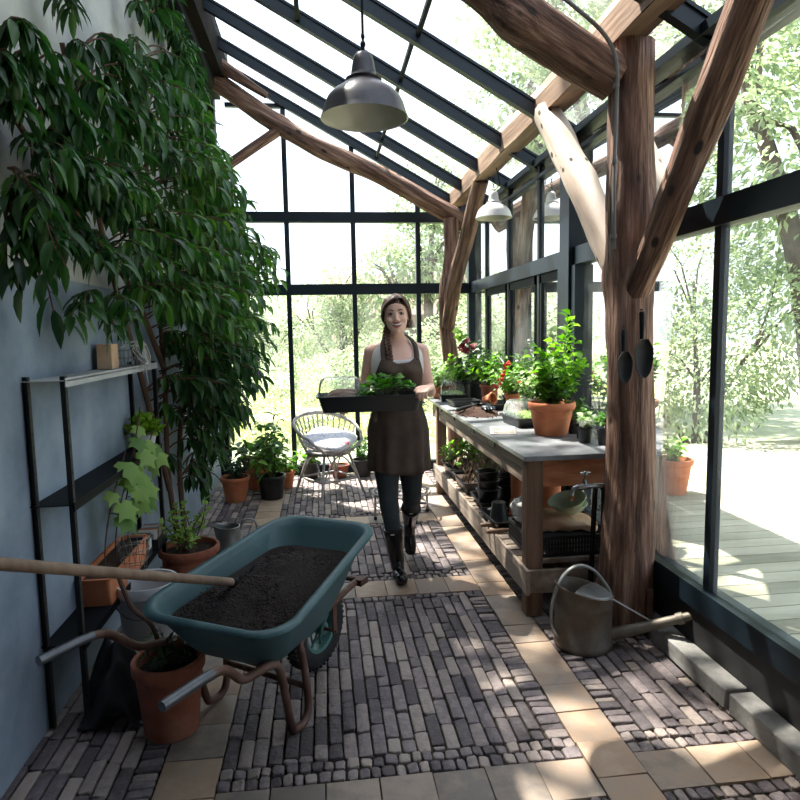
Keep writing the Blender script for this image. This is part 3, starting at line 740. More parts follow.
# lettuce on the middle shelf
e = T('potted_lettuce', 'white pot of curly green lettuce on the middle shelf of the rack', 'potted plant', (-.99, 3.64, .881))
b = MB(); b.lathe(pot_prof(.065, .10), 28); b.build('pot', M_white, e)
bl = MB()
for i in range(150):
    a = U(0, 6.28); el = U(.1, 1.5); d = V((math.cos(a)*math.cos(el), math.sin(a)*math.cos(el), math.sin(el))); p = V((0,0,.09))+d*U(.02,.085); bl.leaf(p, d+V((U(-.5,.5),U(-.5,.5),U(-.3,.3))), .045, .05, U(-.3,.8), 3, fold=U(-.3,.5))
bl.build('foliage', L_lett, e, ang=None)
# vine plant with large leaves
e = T('vine_plant', 'young vine with large pale lobed leaves in a terracotta trough on the bottom shelf', 'potted plant', (-1.01, 3.10, .336))
b = traymesh(.14, .62, .13, .006, .012, .92, .015); b.build('trough', M_terra, e); b = MB(); b.box((0,0,.10), (.12,.58,.02)); b.build('soil', M_soil, e)
bs, bl = MB(), MB()
def lobed(bl, p, d, n, s, rnd=None):
    d = V(d).normalized(); sd = d.cross(V(n)).normalized(); nn = sd.cross(d)
    o = [(0,0),(.28,-.12),(.52,.1),(.38,.28),(.6,.62),(.3,.62),(.12,.78),(0,1.08)]
    pts = o+[(-x, y) for x, y in reversed(o[1:-1])]
    vs = [p+d*.35*s]+[p+sd*x*s+d*y*s-nn*(abs(x)*.25+y*y*.25)*s for x, y in pts]
    k = len(pts); bl.add(vs, [(0, 1+i, 1+(i+1) % k) for i in range(k)], rnd)
for (b0, t_) in (((0,.10,.1),(.06,.34,.80)), ((0,.0,.1),(.08,.22,.74)), ((0,-.15,.1),(.06,.05,.62)), ((0,.2,.1),(.10,.40,.66))):
    P = bez(b0, (b0[0],b0[1],.35), (t_[0]*.5,t_[1],.5), t_, 10); bs.tube(P, .0035, 6)
    for k in range(6):
        q = P[4+k]; a = k*2.2+U(0,1); d = V((abs(math.cos(a))*.6+.1, math.sin(a)*.8-.3, -.15)); r_e = q+d.normalized()*.05
        bs.tube([q, r_e], .0018, 4); lobed(bl, r_e, d+V((0,0,-.5)), V((.6,-.5,.7)), U(.07,.12))
bs.build('stem', M_brownstem, e); bl.build('foliage', L_vine, e, ang=None)
# seed packets box etc
e = T('seed_packet_box', 'dark tray with upright colour printed seed packets at the end of the bottom shelf', 'seed box', (-.985, 3.62, .336))
b = MB(); b.box2((-.06,-.09,0), (.06,.09,.004)); 
for a_, c_ in (((-.06,-.09,0),(-.056,.09,.06)),((.056,-.09,0),(.06,.09,.06)),((-.06,-.09,0),(.06,-.086,.06)),((-.06,.086,0),(.06,.09,.06))): b.box2(a_, c_)
b.build('box', M_blackmat, e)
cols_ = [M_paper, mat('print_orange', [S(190,104,40), S(204,124,60)], 20, .5), mat('print_grey', [S(90,104,112), S(150,158,160)], 20, .5), M_paper, M_kraft, mat('print_blue', [S(70,90,130), S(150,160,190)], 20, .5)]
for k in range(6):
    b = MB(); b.box((0,0,.055), (.10,.006,.10), Matrix.Rotation(R(-14), 3, 'X')); b.build('seed_packet', cols_[k], e, loc=(0, -.066+k*.024, .003))
    b = MB(); b.box((0,-.0042,.06), (.07,.0012,.045), Matrix.Rotation(R(-14), 3, 'X')); b.build('printed_picture', cols_[(k+2) % 6], e, loc=(0, -.066+k*.024, .003))
e = T('grey_tin', 'grey metal tin with pale label standing beside the seed packets', 'tin', (-.99, 3.43, .336))
b = MB(); b.box((0,0,.06), (.10,.09,.12)); b.build('tin', M_enamel, e, bevel=.004); b = MB(); b.box((.0508,0,.07), (.001,.06,.05)); b.box((0,-.0458,.07), (.06,.001,.05)); b.build('tin_label', M_paper, e)
# bucket, and pieces behind
e = T('plastic_bucket', 'white plastic bucket with rim standing between rack and barrow', 'bucket', (-.84, 2.98, FZ))
b = MB(); b.lathe([(0,0),(.10,0),(.105,.006),(.128,.30),(.133,.305),(.134,.325),(.140,.33),(.140,.372),(.137,.378),(.128,.376),(.122,.30),(.10,.012),(0,.012)], 36); b.build('bucket_body', M_white, e)
b = MB(); b.tube([(.141*math.cos(a), .141*math.sin(a), .345-.10*abs(math.sin(a))) for a in [math.pi+i*math.pi/14 for i in range(15)]], .003, 6); b.build('bail_handle', M_zinc, e)
e = T('folded_tarp', 'crumpled shiny black plastic sheet lying behind the lower left pot', 'plastic sheet', (-.84, 2.56, 0))
b = MB(); b.grid(lambda u, v: V(((u-.5)*.26, (v-.5)*.28, max(.02, .30-.9*((u-.5)**2+(v-.5)**2)+.09*mn.noise(V((u*5,v*5,3)))))), 22, 22); b.build('sheet', M_blackpl, e, solid=.01, ang=None)
e = T('wire_planter', 'clear wire plant basket hanging at the left edge below the rack shelf', 'basket', (-.90, 3.02, .42))
b = MB()
for z, r in ((.0,.05),(.05,.06),(.10,.068),(.15,.072)): b.tube([(r*math.cos(a), r*math.sin(a), z) for a in [i*math.pi/10 for i in range(20)]], .0018, 5, closed=True)
for i in range(14):
    a = i*math.pi/7; b.tube([(.05*math.cos(a), .05*math.sin(a), 0), (.072*math.cos(a+.3), .072*math.sin(a+.3), .15)], .0014, 4)
b.build('wire_frame', M_zinc, e)

# ================================================================= RATTAN CHAIR
e = T('rattan_chair', 'grey rattan bucket chair with hooped back near the far window', 'chair', (.03, 6.0, FZ), rz=R(-58))
# local: front is +x ; seat radius
SR = .215; SZ = .40
def lg(a, r, z): return V((r*math.cos(R(a)), r*math.sin(R(a)), z))
b = MB(); b.tube([lg(a, SR, SZ) for a in range(0, 360, 15)], .012, 8, closed=True)
b.grid(lambda u, v: V(((SR-.004)*math.cos(6.2832*u)*v, (SR-.004)*math.sin(6.2832*u)*v, SZ+.006-.012*(1-v*v)+.0015*math.sin(v*90))), 40, 14, cu=True)
b.tube([lg(a, SR-.01, SZ-.02) for a in range(0, 360, 15)], .010, 8, closed=True)
b.build('seat', M_rattan, e, solid=0)
for a in (45, 135, 225, 315):
    b = MB(); b.tube([lg(a, SR-.03, SZ-.01), lg(a, SR+.02, .26), lg(a, SR+.11, 0)], .0125, 8); b.build('leg', M_rattan, e)
b = MB()
for a in (45, 135, 225, 315):
    p, q = lg(a, SR+.062, .14), lg(a+90, SR+.062, .14); b.tube([p, q], .009, 7)
    m_ = lg(a+45, SR-.03, SZ-.03)
    b.tube(spline([lg(a, SR+.07, .12), lg(a+18, SR+.0, .30), m_+V((0,0,-.005)), lg(a+72, SR+.0, .30), lg(a+90, SR+.07, .12)], 6), .008, 7)
b.build('stretchers', M_rattan, e)
# hoop: from front left of seat, arm loop, round the back
def hoop(t):  # t -1..1, 0 is back
    a = 180+t*138; s = abs(t)
    z = SZ+.335-.17*min(1, s*1.35)**2 if s < .74 else SZ+.165-.16*((s-.74)/.26)**1.6
    r = SR+.085-.03*(1-s)+.035*math.sin(math.pi*s) if s < .9 else SR+.10-.09*((s-.9)/.1)**1.2
    return lg(a, r, z)
b = MB(); hp = [hoop(-1+k/30) for k in range(61)]; b.tube(hp, .0135, 8); b.tube([p+V((0,0,-.016)) if abs(i-30) < 22 else p*1.0+V((0,0,-.006)) for i, p in enumerate(hp)], .008, 7)
b.build('back_hoop', M_rattan, e)
b = MB()
for k in range(-8, 9):
    t = k/12.4; top = hoop(t); a = 180+t*120; bot = lg(a, SR-.003, SZ); b.tube([bot, bot.lerp(top, .5)+lg(a, .012, 0), top], .0055, 6)
    if abs(k) < 7:
        t2 = (k+.5)/12.4; b.tube(spline([bot+V((0,0,.10)), (bot.lerp(top, .75)+lg(a, .01, 0)), hoop(t2)], 4), .004, 5)
b.tube([lg(180+t*120/17*1.0, SR+.012, SZ+.09) for t in range(-11, 12)], .005, 6)
b.build('back_spindles', M_rattan, e)
e = T('seat_cushion', 'white cushion with faint blue and red print lying on the rattan chair', 'cushion', (.045, 6.0, SZ+.095), rz=R(-35))
e.rotation_euler = (R(14), R(6), R(-35))
b = MB()
def cush(u, v):
    a = 2*math.pi*u; t = math.pi*(v-.5); ce = math.copysign(abs(math.cos(t))**.6, math.cos(t))
    x = math.copysign(abs(math.cos(a))**.55, math.cos(a)); y = math.copysign(abs(math.sin(a))**.55, math.sin(a))
    p = V((x*.225*ce, y*.20*ce, .058*math.copysign(abs(math.sin(t))**.8, math.sin(t))))
    p.z += .03*((p.x/.2)**2)*(1 if p.x < 0 else .0)+.006*mn.noise(p*14); return p
b.grid(cush, 40, 18, cu=True)
m_, nt_, out_ = newmat('cushion_print'); bb = N(nt_, 'ShaderNodeBsdfPrincipled'); bb.inputs['Roughness'].default_value = .85
tc = N(nt_, 'ShaderNodeTexCoord'); vz = N(nt_, 'ShaderNodeTexVoronoi'); vz.inputs['Scale'].default_value = 13; n_ = N(nt_, 'ShaderNodeTexNoise'); n_.inputs['Scale'].default_value = 10
nt_.links.new(tc.outputs['Object'], n_.inputs['Vector']); nt_.links.new(n_.outputs['Color'], vz.inputs['Vector'])
vz.inputs['Scale'].default_value = 9
rp = N(nt_, 'ShaderNodeValToRGB'); cr_ = rp.color_ramp
for q_ in range(5): cr_.elements.new(.5)
for q_, (po_, co_) in enumerate([(.30,S(214,214,222)),(.42,S(210,212,222)),(.435,S(112,124,168)),(.45,S(214,214,222)),(.55,S(216,216,224)),(.565,S(140,150,190)),(.58,S(220,220,226))]): cr_.elements[q_].position = po_; cr_.elements[q_].color = co_
n_.inputs['Scale'].default_value = 8; nt_.links.new(tc.outputs['Object'], n_.inputs['Vector']); nt_.links.new(n_.outputs['Fac'], rp.inputs[0])
n3 = N(nt_, 'ShaderNodeTexNoise'); n3.inputs['Scale'].default_value = 7; nt_.links.new(tc.outputs['Object'], n3.inputs['Vector'])
rp2 = N(nt_, 'ShaderNodeValToRGB'); rp2.color_ramp.elements[0].position = .69; rp2.color_ramp.elements[0].color = (0,0,0,1); rp2.color_ramp.elements[1].position = .72; rp2.color_ramp.elements[1].color = (1,1,1,1); nt_.links.new(n3.outputs['Fac'], rp2.inputs[0])
mm = N(nt_, 'ShaderNodeMix'); mm.data_type = 'RGBA'; nt_.links.new(rp2.outputs[0], mm.inputs[0]); nt_.links.new(rp.outputs[0], mm.inputs[6]); mm.inputs[7].default_value = S(206,120,130)
nt_.links.new(mm.outputs[2], bb.inputs['Base Color']); nt_.links.new(bb.outputs[0], out_.inputs[0])
b.build('cushion_cover', m_, e, ang=None)
b = MB(); b.tube([cush(k/40, .5)*1.01 for k in range(40)], .004, 6, closed=True); b.build('piping', M_top, e)
# low wire stand
e = T('wire_stand', 'low round grey wire stand with black feet behind the walking person', 'stand', (.605, 5.08, FZ))
b = MB()
for r, z in ((.235,.205),(.20,.205),(.21,.10)): b.tube([(r*math.cos(a), r*math.sin(a), z) for a in [i*math.pi/16 for i in range(32)]], .008 if r > .22 else .005, 7, closed=True)
for k in range(6): a = k*math.pi/6; b.tube([(.235*math.cos(a), .235*math.sin(a), .205), (-.235*math.cos(a), -.235*math.sin(a), .205)], .004, 6)
b.build('ring_top', M_rattan, e)
for a in (20, 110, 200, 290):
    b = MB(); p = lg(a, .235, .205); b.tube([p, lg(a, .238, .02)], .009, 8); l_ = b.build('leg', M_rattan, e)
    b = MB(); b.tube([lg(a, .238, 0), lg(a, .238, .025)], .013, 8); b.build('foot', M_blackmat, l_)

# ================================================================= WHEELBARROW
O = V((-.29, 2.457, FZ)); ang = math.atan2(.818, .575)   # local x forward, y left
e = T('wheelbarrow', 'green plastic tub wheelbarrow with rusty tube frame on the brick floor', 'wheelbarrow', O, rz=ang)
def tubring(xr, xf, yr, yf, zr, zf, rc, n=8):
    """rounded quad: rear x, front x, half widths; z interpolates"""
    o = []; cs = [(xf,yf,0),(xr,yr,90),(xr,-yr,180),(xf,-yf,270)]
    for (cx, cy, a0) in cs:
        sx = -1 if cx == xf else 1; sy = -1 if cy > 0 else 1
        for k in range(n):
            a = R(a0+90*k/(n-1)); x = cx+sx*rc+rc*math.cos(a); y = cy+sy*rc+rc*math.sin(a)
            t = (x-xr)/(xf-xr); o.append(V((x, y, zr+(zf-zr)*t)))
    return o
def ringbridge(b, rs, close0=True, close1=True):
    n = len(rs[0]); vs = [p for r in rs for p in r]; fs = []
    for i in range(len(rs)-1):
        for j in range(n): fs.append((i*n+j, i*n+(j+1) % n, (i+1)*n+(j+1) % n, (i+1)*n+j))
    if close0: fs.append(tuple(reversed(range(n))))
    if close1: fs.append(tuple(range((len(rs)-1)*n, len(rs)*n)))
    b.add(vs, fs)
TS = [(-.20,.24,.165,.15,.325,.30,.09),(-.23,.28,.19,.17,.345,.33,.10),(-.28,.39,.235,.205,.42,.45,.11),(-.325,.515,.28,.235,.495,.605,.12),(-.33,.525,.285,.24,.50,.612,.12)]
b = MB(); rs = [tubring(*t) for t in TS]
lip = [(-.342,.54,.297,.252,.502,.614,.125),(-.355,.555,.31,.265,.504,.617,.13),(-.362,.562,.317,.272,.515,.628,.13),(-.358,.558,.313,.268,.526,.638,.13),(-.342,.542,.297,.252,.530,.642,.12),(-.327,.522,.281,.236,.525,.635,.115)]
rs += [tubring(*t) for t in lip]
ins = [(-.315,.505,.27,.225,.495,.605,.11),(-.27,.38,.225,.195,.42,.45,.10),(-.22,.27,.18,.16,.352,.337,.09),(-.19,.23,.155,.14,.333,.31,.08)]
rs += [tubring(*t) for t in ins]
ringbridge(b, rs); TM = Matrix.Translation((.0,-.03,0)) @ Matrix.Rotation(R(6), 4, 'Z'); b.xf(TM); b.build('tub', M_tub, e, ang=60)
# soil heap (own thing)
es = T('soil_heap', 'heap of dark crumbly potting soil filling the green barrow tub', 'soil', O, rz=ang)
b = MB()
def heap(u, v):
    a = 2*math.pi*u; q = v
    rr = tubring(-.295,.45,.252,.213,.458,.50,.12,8)
    k = (u*32) % 32; i = int(k); p = rr[i % 32].lerp(rr[(i+1) % 32], k-i)
    c = V((.06,-.0,.56)); pt = c.lerp(p, q)
    pt.z = (.455+.10*(pt.x+.33))*q**3+(1-q**3)*(.505+.075*math.exp(-((pt.x-.18)/.22)**2-((pt.y+.02)/.17)**2)+.03*math.exp(-((pt.x+.02)/.16)**2)+.02*pt.x)
    pt.z += (1-q**6)*(.016*mn.noise(pt*13)+.008*mn.noise(pt*37)+.004*mn.noise(pt*80)); return pt
b.grid(heap, 96, 44, cu=True); b.xf(TM); o_ = b.build('soil', M_soil, es, ang=None)
b = MB()
for k in range(700):
    u, v = random.random(), math.sqrt(random.random())*.92; p = TM @ heap(u, v); s_ = U(.002,.006); b.ball(p, (s_,s_*U(.6,1),s_*.8), 5, 3)
tag(b.build('soil_crumbs', M_soil, es, ang=None), kind='stuff')
# frame
for s in (1, -1):
    b = MB()
    hp = spline([(-.70,s*.275,.485),(-.53,s*.275,.485),(-.45,s*.27,.465),(-.36,s*.25,.385),(-.28,s*.235,.36),(-.20,s*.225,.345),(-.155,s*.222,.325),(-.125,s*.22,.27),(-.075,s*.215,.05),(-.045,s*.213,.018),(.0,s*.212,.015),(.035,s*.21,.05),(.04,s*.205,.15),(.03,s*.195,.27),(.04,s*.18,.315),(.12,s*.165,.33),(.30,s*.125,.33),(.50,s*.10,.34),(.60,s*.095,.345)], 5)
    k0 = next(i for i, p in enumerate(hp) if p.x > -.50)
    b.tube(hp[k0-1:], .0155, 10); b.build('frame_tube', M_rust, e)
    b = MB(); b.tube(hp[:k0], .0165, 10); b.build('handle_grip', M_tubesteel, e)
b = MB(); b.tube([(.04,.20,.14),(.04,-.20,.14)], .012, 8); b.tube([(-.2,.222,.345),(-.2,-.222,.345)], .013, 8); b.build('cross_tube', M_rust, e)
b = MB(); b.box((.615,0,.345), (.03,.25,.012)); b.box((.60,.115,.345), (.06,.03,.03)); b.box((.60,-.115,.345), (.06,.03,.03)); b.tube([(.60,-.1,.345),(.60,.1,.345)], .012, 8)
b.build('front_bracket', M_rust, e)
for s in (1, -1): MB().box2((.37,s*.105-.003,.18), (.40,s*.105+.003,.34)).build('fork_plate', M_rust, e)
WX, WZ, WR = .385, .192, .185
ew = empty('wheel', (WX, 0, WZ)); ew.parent = e
Mw = Matrix.Rotation(R(90), 4, 'X')
b = MB(); b.lathe([(WR*.60,-.035),(WR*.70,-.042),(WR*.88,-.040),(WR*.97,-.026),(WR,-.010),(WR,.010),(WR*.97,.026),(WR*.88,.040),(WR*.70,.042),(WR*.60,.035),(WR*.60,-.035)], 44, M=Mw)
for k in range(44):
    a = 2*math.pi*k/44
    for s in (1, -1): b.box((WR*.985*math.cos(a), s*.018, WR*.985*math.sin(a)), (.012,.02,.010), Matrix.Rotation(-a, 3, 'Y'))
b.build('tyre', M_rubber, ew)
b = MB(); b.lathe([(WR*.60,-.034),(WR*.63,-.03),(WR*.56,-.02),(WR*.54,0),(WR*.56,.02),(WR*.63,.03),(WR*.60,.034),(WR*.52,.03),(WR*.50,0),(WR*.52,-.03),(WR*.60,-.034)], 36, M=Mw)
for k in range(16):
    a = 2*math.pi*k/16; b.tube([(WR*.15*math.cos(a), .022*(1 if k % 2 else -1), WR*.15*math.sin(a)), (WR*.54*math.cos(a+.25), .006*(1 if k % 2 else -1), WR*.54*math.sin(a+.25))], .005, 6)
b.tube([(0,-.05,0),(0,.05,0)], WR*.15, 14); b.build('wheel_rim', M_rimgreen, ew)
b = MB(); b.tube([(0,-.115,0),(0,.115,0)], .008, 8); b.build('axle', M_rust, ew)
# shovel handle
def W(u, v, z): return O+V((math.cos(ang)*u-math.sin(ang)*v, math.sin(ang)*u+math.cos(ang)*v, z-FZ))
tip = V((-.08, 2.56, .52)); 
e = T('garden_spade', 'old spade with long wooden handle stuck into the soil of the barrow', 'spade', (-.367, 2.42, .56))
A = V((-.367, 2.42, .56)); Bq = V((-.72, 1.71, .905)); dd = (A-Bq).normalized()
b = MB(); b.tube([Bq-A*0-V((-.367,2.42,.56))-dd*.45, A-V((-.367,2.42,.56))], [.0165,.0155], 12); b.build('handle', M_handle, e)
b = MB(); p = A-V((-.367,2.42,.56)); b.tube([p-dd*.01, p+dd*.07, p+dd*.16-V((0,0,.01))], [.0185,.013,.008], 10)
F = frame(dd); 
b.grid(lambda u, v: p+dd*(.12+.20*v)+F @ V((0,(u-.5)*.15,-.02*(1-(2*u-1)**2)-.02*v))+V((0,0,-.03*v)), 8, 8); b.build('blade', M_steel2, e, solid=.003)

# ================================================================= WORK BENCH
BX0, BX1, BY0, BY1, BT = 1.00, 1.57, 3.10, 6.12, .86
e = T('work_bench', 'long weathered wooden potting bench with grey sheet top along the right glass wall', 'bench', (1.28, 4.6, 0))
OB = V((1.28, 4.6, 0))
def bbox(b, a, c, rnd=None): b.box2(V(a)-OB, V(c)-OB, rnd)
b = MB(); bbox(b, (BX0,BY0,BT-.028), (BX1,BY1,BT)); b.build('bench_top', M_slate, e, bevel=.004)
for nm_, x0, x1 in (('f', 1.035, 1.06), ('b', BX1-.05, BX1-.025)):
    b = MB(); y = BY0+.03
    for yl, z0 in ((5.9, .69),): 
        bbox(b, (x0,y,.765), (x1,yl+.15,.832)); bbox(b, (x0+.002,y,.69), (x1-.001,yl+.15,.762))
    b.build('apron', M_plank, e, bevel=.003)
b = MB(); bbox(b, (1.06,BY0+.035,.688), (BX1-.05,BY0+.06,.832)); b.build('end_apron', M_plankx, e, bevel=.003)
b = MB(); bbox(b, (1.06,BY1-.09,.688), (BX1-.05,BY1-.065,.832)); b.build('end_apron', M_plankx, e, bevel=.003)
for y in (3.78, 4.32, 5.0, 5.55):
    b = MB(); bbox(b, (1.028,y,.785), (1.036,y+.12,.826)); b.build('apron_slot', M_blackmat, e)
for x in (1.02, 1.46):
    for y in (3.12, 5.72):
        b = MB(); bbox(b, (x+.042,y,0), (x+.132,y+.09,.832) if x > 1.2 else (x+.132-.0,y+.09,.832)) if False else bbox(b, (x+(.0 if x < 1.2 else .0),y,0), (x+.088,y+.088,.832)); b.build('leg', M_plankz, e, bevel=.004)
for x0, x1 in ((1.0,1.02),(1.545,1.565)):
    b = MB(); bbox(b, (x0,3.06,.14), (x1,5.85,.272)); b.build('side_rail', M_plank, e, bevel=.003)
b = MB(); bbox(b, (1.02,3.085,.14), (1.545,3.11,.262)); b.build('end_rail', M_plankx if False else M_plank, e, bevel=.003)
y = 3.21; k = 0
while y < 5.8:
    b = MB(); bbox(b, (1.02,y,.25), (1.545,y+.075,.272)); b.build('shelf_slat', M_plank, e); y += .094
ZT = BT+.001; ZS = .273

# ---- things on the bench
e = potted('potted_plant', 'large terracotta pot with tall bushy currant-like plant at the near end of the bench', 'potted plant', 1.375, 3.74, .135, .20, M_terra, ZT, rb=.098, rim=.24)
foliage(e, .17, .66, .18, 30, 15, .062, .055, L_fresh, droop=.5, t0=.12, lean=(.03,0), bow=.1, sr=.0035, hmin=.35)
foliage(e, .17, .25, .15, 16, 8, .05, .045, L_mid, droop=.7, t0=.2, nm='lower_foliage')
E_ = [(1.455,3.42,'small black pot with white flowers at the near right end of the bench','w'),(1.50,3.56,'small black pot with leafy seedling between white flowers and big terracotta pot','g'),
      (1.53,3.33,'small black pot half hidden by the tree-trunk post','g'),(1.52,3.74,'small black pot with taller seedling right behind the big terracotta pot','t')]
for i, (x, y, lb, kd) in enumerate(E_):
    e = potted('seedling_pot', lb, 'seedling pot', x, y, .042, .085, M_blackmat, ZT, group='small black seedling pots on the bench', rb=.032, rim=.1, rimw=.003)
    foliage(e, .07, .20 if kd == 't' else .13, .07, 7, 5, .045, .042, L_mid if kd != 'w' else L_pale, droop=.5, t0=.4)
    if kd == 'w': flowers(e, [(U(-.05,.05), U(-.06,.02), U(.10,.15)) for k in range(11)], .022, M_whitep)
e = potted('seedling_pot', 'medium black pot standing right beside the big terracotta pot', 'seedling pot', 1.53, 3.92, .055, .12, M_blackmat, ZT, group='small black seedling pots on the bench', rb=.042, rim=.1, rimw=.003)
foliage(e, .10, .32, .08, 6, 6, .06, .05, L_fresh, droop=.5, t0=.5)
def proptray(lb, x, y, rz, w_, d_, grow=True, dh=.10):
    e = T('seed_tray', lb, 'seed tray', (x, y, ZT), rz=R(rz)); traymesh(w_, d_, .062).build('tray', M_blackpl, e)
    b = MB(); b.grid(lambda u, v: V(((u-.5)*w_*.88, (v-.5)*d_*.88, .045+.004*mn.noise(V((u*20,v*20,0))))), 14, 14); b.build('soil', M_soil, e, ang=None)
    if grow:
        bl = MB()
        for k in range(420):
            p = V((U(-.42,.42)*w_*.9, U(-.42,.42)*d_*.9, .045)); h = U(.02,.05); bl.leaf(p+V((0,0,h*.6)), (U(-1,1),U(-1,1),.8), .018, .014, .3, 1)
            bl.leaf(p, (U(-.2,.2),U(-.2,.2),1), h, .003, 0, 1, nrm=(0,1,0))
        tag(bl.build('seedlings', L_sprout, e, ang=None), kind='stuff')
        domemesh(w_-.02, d_-.02, dh, .064).build('clear_dome', M_dome, e, ang=50)
    return e
proptray('black seed tray of pale sprouts under a clear dome beside the big terracotta pot', 1.35, 4.18, 4, .23, .34)
proptray('black tray of pale sprouts under a clear dome at the bench far end', 1.18, 5.82, -6, .24, .30, dh=.13)
e = T('plant_tray', 'empty shallow black tray beside the soil heap on the bench', 'tray', (1.19, 5.36, ZT), rz=R(8)); traymesh(.25,.20,.05).build('tray', M_blackpl, e)
e = T('plant_tray', 'black tray under the leaning terracotta pots in the middle of the bench', 'tray', (1.43, 5.12, ZT), rz=R(0)); traymesh(.22,.36,.05).build('tray', M_blackpl, e)
# soil heap and trowel on bench
e = T('spilled_soil', 'small brown heap of loose potting soil on the bench top', 'soil', (1.18, 4.84, ZT))
b = MB(); b.grid(lambda u, v: V((.17*v*math.cos(6.2832*u)*(1+.25*mn.noise(V((math.cos(6.2832*u)*1.5,math.sin(6.2832*u)*1.5,2)))), .26*v*math.sin(6.2832*u)*(1+.3*mn.noise(V((math.cos(6.2832*u)*1.5,math.sin(6.2832*u)*1.5,5)))), max(0,.05*(1-v**1.6)*(1+.8*mn.noise(V((u*9,v*6,1)))))+.0)), 48, 16, cu=True)
for k in range(160):
    a = U(0,6.28); r_q = .17*math.sqrt(U(.3,1.6)); s_ = U(.002,.007); b.ball((r_q*math.cos(a), r_q*1.5*math.sin(a), s_*.6+.02*max(0,1-r_q/.17)), s_, 5, 3)
b.build('soil', M_soilb, e, ang=None)
e = T('hand_trowel', 'black hand trowel lying across the soil heap on the bench', 'trowel', (1.16, 4.86, ZT+.055), rz=R(25))
b = MB(); b.tube([(-.16,0,-.022),(-.12,0,-.012),(-.04,0,.0),(0,0,.002)], [.013,.015,.012,.008], 10); b.build('handle', M_blackmat, e)
b = MB(); b.grid(lambda u, v: V((v*.17, (u-.5)*.075*(1-v**3), .004+.018*(2*u-1)**2*(1-v)-.01*v)), 9, 9); b.build('blade', M_steel2, e, solid=.002)
e = T('garden_glove', 'dark green crumpled garden glove resting on the soil heap', 'glove', (1.24, 4.76, ZT+.035))
b = MB(); b.ball((0,0,.015), (.05,.045,.022), 16, 10)
for k in range(4): b.tube([(-.03+.02*k,-.03,.016), (-.036+.024*k,-.065,.02+.006*(k % 2)), (-.034+.024*k,-.09,.008)], [.012,.011,.008], 8)
b.build('glove', M_steel, e)
# open book
e = T('open_book', 'open illustrated gardening book lying on the front edge of the bench', 'book', (1.125, 3.93, ZT), rz=R(-14))
for s in (-1, 1):
    def pg(u, v, t=0): 
        x = (u-.5)*.16; yy = v*.145; return V((x, s*yy, .002+t+(.014*math.sin(min(1,v*2.2)*math.pi*.5)*(1-v)**.7+.006*math.sin(v*3.1))))
    b = MB(); b.grid(lambda u, v: pg(u, v), 8, 14, flip=(s < 0)); b.build('page_block', M_paper, e, solid=.0018, ang=None)
    b = MB()
    for (u0,u1,v0,v1) in (((.55,.93,.12,.9),(.08,.42,.15,.5)) if s > 0 else ((.1,.9,.5,.92),(.1,.45,.1,.42))):
        b.grid(lambda u, v: pg(u0+(u1-u0)*u, v0+(v1-v0)*v, .0028), 6, 8, flip=(s < 0))
    b.build('printed_picture', mat('page_print_green' if s > 0 else 'page_print_pale', [S(90,130,120), S(140,170,158), S(190,184,174)] if s > 0 else [S(140,116,110), S(176,160,150), S(120,140,110)], 40, .5), e, ang=None)
# pots in the middle / far end
e = potted('potted_plant', 'leaning slim terracotta pot with tomato plant carrying orange red fruit', 'potted plant', 1.45, 4.72, .062, .16, M_terra, ZT, rb=.048); e.rotation_euler = (R(0), R(-7), 0)
foliage(e, .14, .34, .19, 18, 13, .06, .04, L_fresh, droop=.8)
b = MB()
for k in range(14):
    t = k/13; p = V((-.17+.13*t+U(-.015,.015), -.17+U(-.03,.03), .25+.17*t+U(-.015,.015))); b2 = MB(); b2.ball(p, U(.010,.015), 10, 7); b2.build('red_fruit', M_red, e)
e = potted('potted_plant', 'black pot of white flowered leafy plant behind the near domed tray', 'potted plant', 1.49, 4.42, .07, .13, M_blackmat, ZT)
foliage(e, .11, .34, .18, 18, 12, .06, .045, L_pale, droop=.7)
flowers(e, [(U(-.13,.02), U(-.12,.0), U(.22,.36)) for k in range(7)], .016, M_red)
e = potted('potted_plant', 'black pot with upright strap leaves behind the tomato plant', 'potted plant', 1.50, 5.0, .065, .12, M_blackmat, ZT)
foliage(e, .10, .42, .12, 9, 4, .20, .022, L_mid, droop=.5, t0=.1, lod=3)
e = potted('potted_plant', 'old brown square-shouldered terracotta pot with light green plant on the bench', 'potted plant', 1.43, 5.42, .075, .17, M_terra_old, ZT, rb=.055)
foliage(e, .15, .36, .20, 20, 13, .065, .04, L_fresh, droop=.6)
e = potted('flower_pot', 'terracotta pot lying on its side in front of the old brown pot', 'flower pot', 1.33, 5.20, .048, .10, M_terra, ZT+.058, soil=False); e.rotation_euler = (R(78), 0, R(35))
e = potted('potted_plant', 'tall black pot with dark red flowers and a yellow leaf at the bench back', 'potted plant', 1.40, 5.72, .075, .19, M_blackmat, ZT, rb=.065)
foliage(e, .16, .50, .17, 14, 11, .08, .055, L_dark, lean=(-.06,-.05), droop=.8)
flowers(e, [(-.17,-.16,.50),(-.13,-.15,.54),(-.20,-.16,.47),(-.10,-.17,.48),(-.14,-.18,.46),(-.07,-.14,.50)], .042, M_dred, k=7)
flowers(e, [(-.21,-.10,.62),(-.18,-.10,.58)], .06, L_vine, name='yellow_leaf', k=4)
e = potted('potted_plant', 'black pot of bright green ferny plant near the far end of the bench', 'potted plant', 1.32, 5.95, .08, .17, M_blackmat, ZT, rb=.065)
foliage(e, .14, .34, .22, 26, 14, .065, .034, L_fresh, droop=.7)
e = potted('potted_plant', 'shallow terracotta pot of pale green foliage on the far bench corner', 'potted plant', 1.115, 6.03, .085, .12, M_terra, ZT, rb=.07)
foliage(e, .10, .30, .20, 24, 13, .06, .034, L_pale, droop=.7)
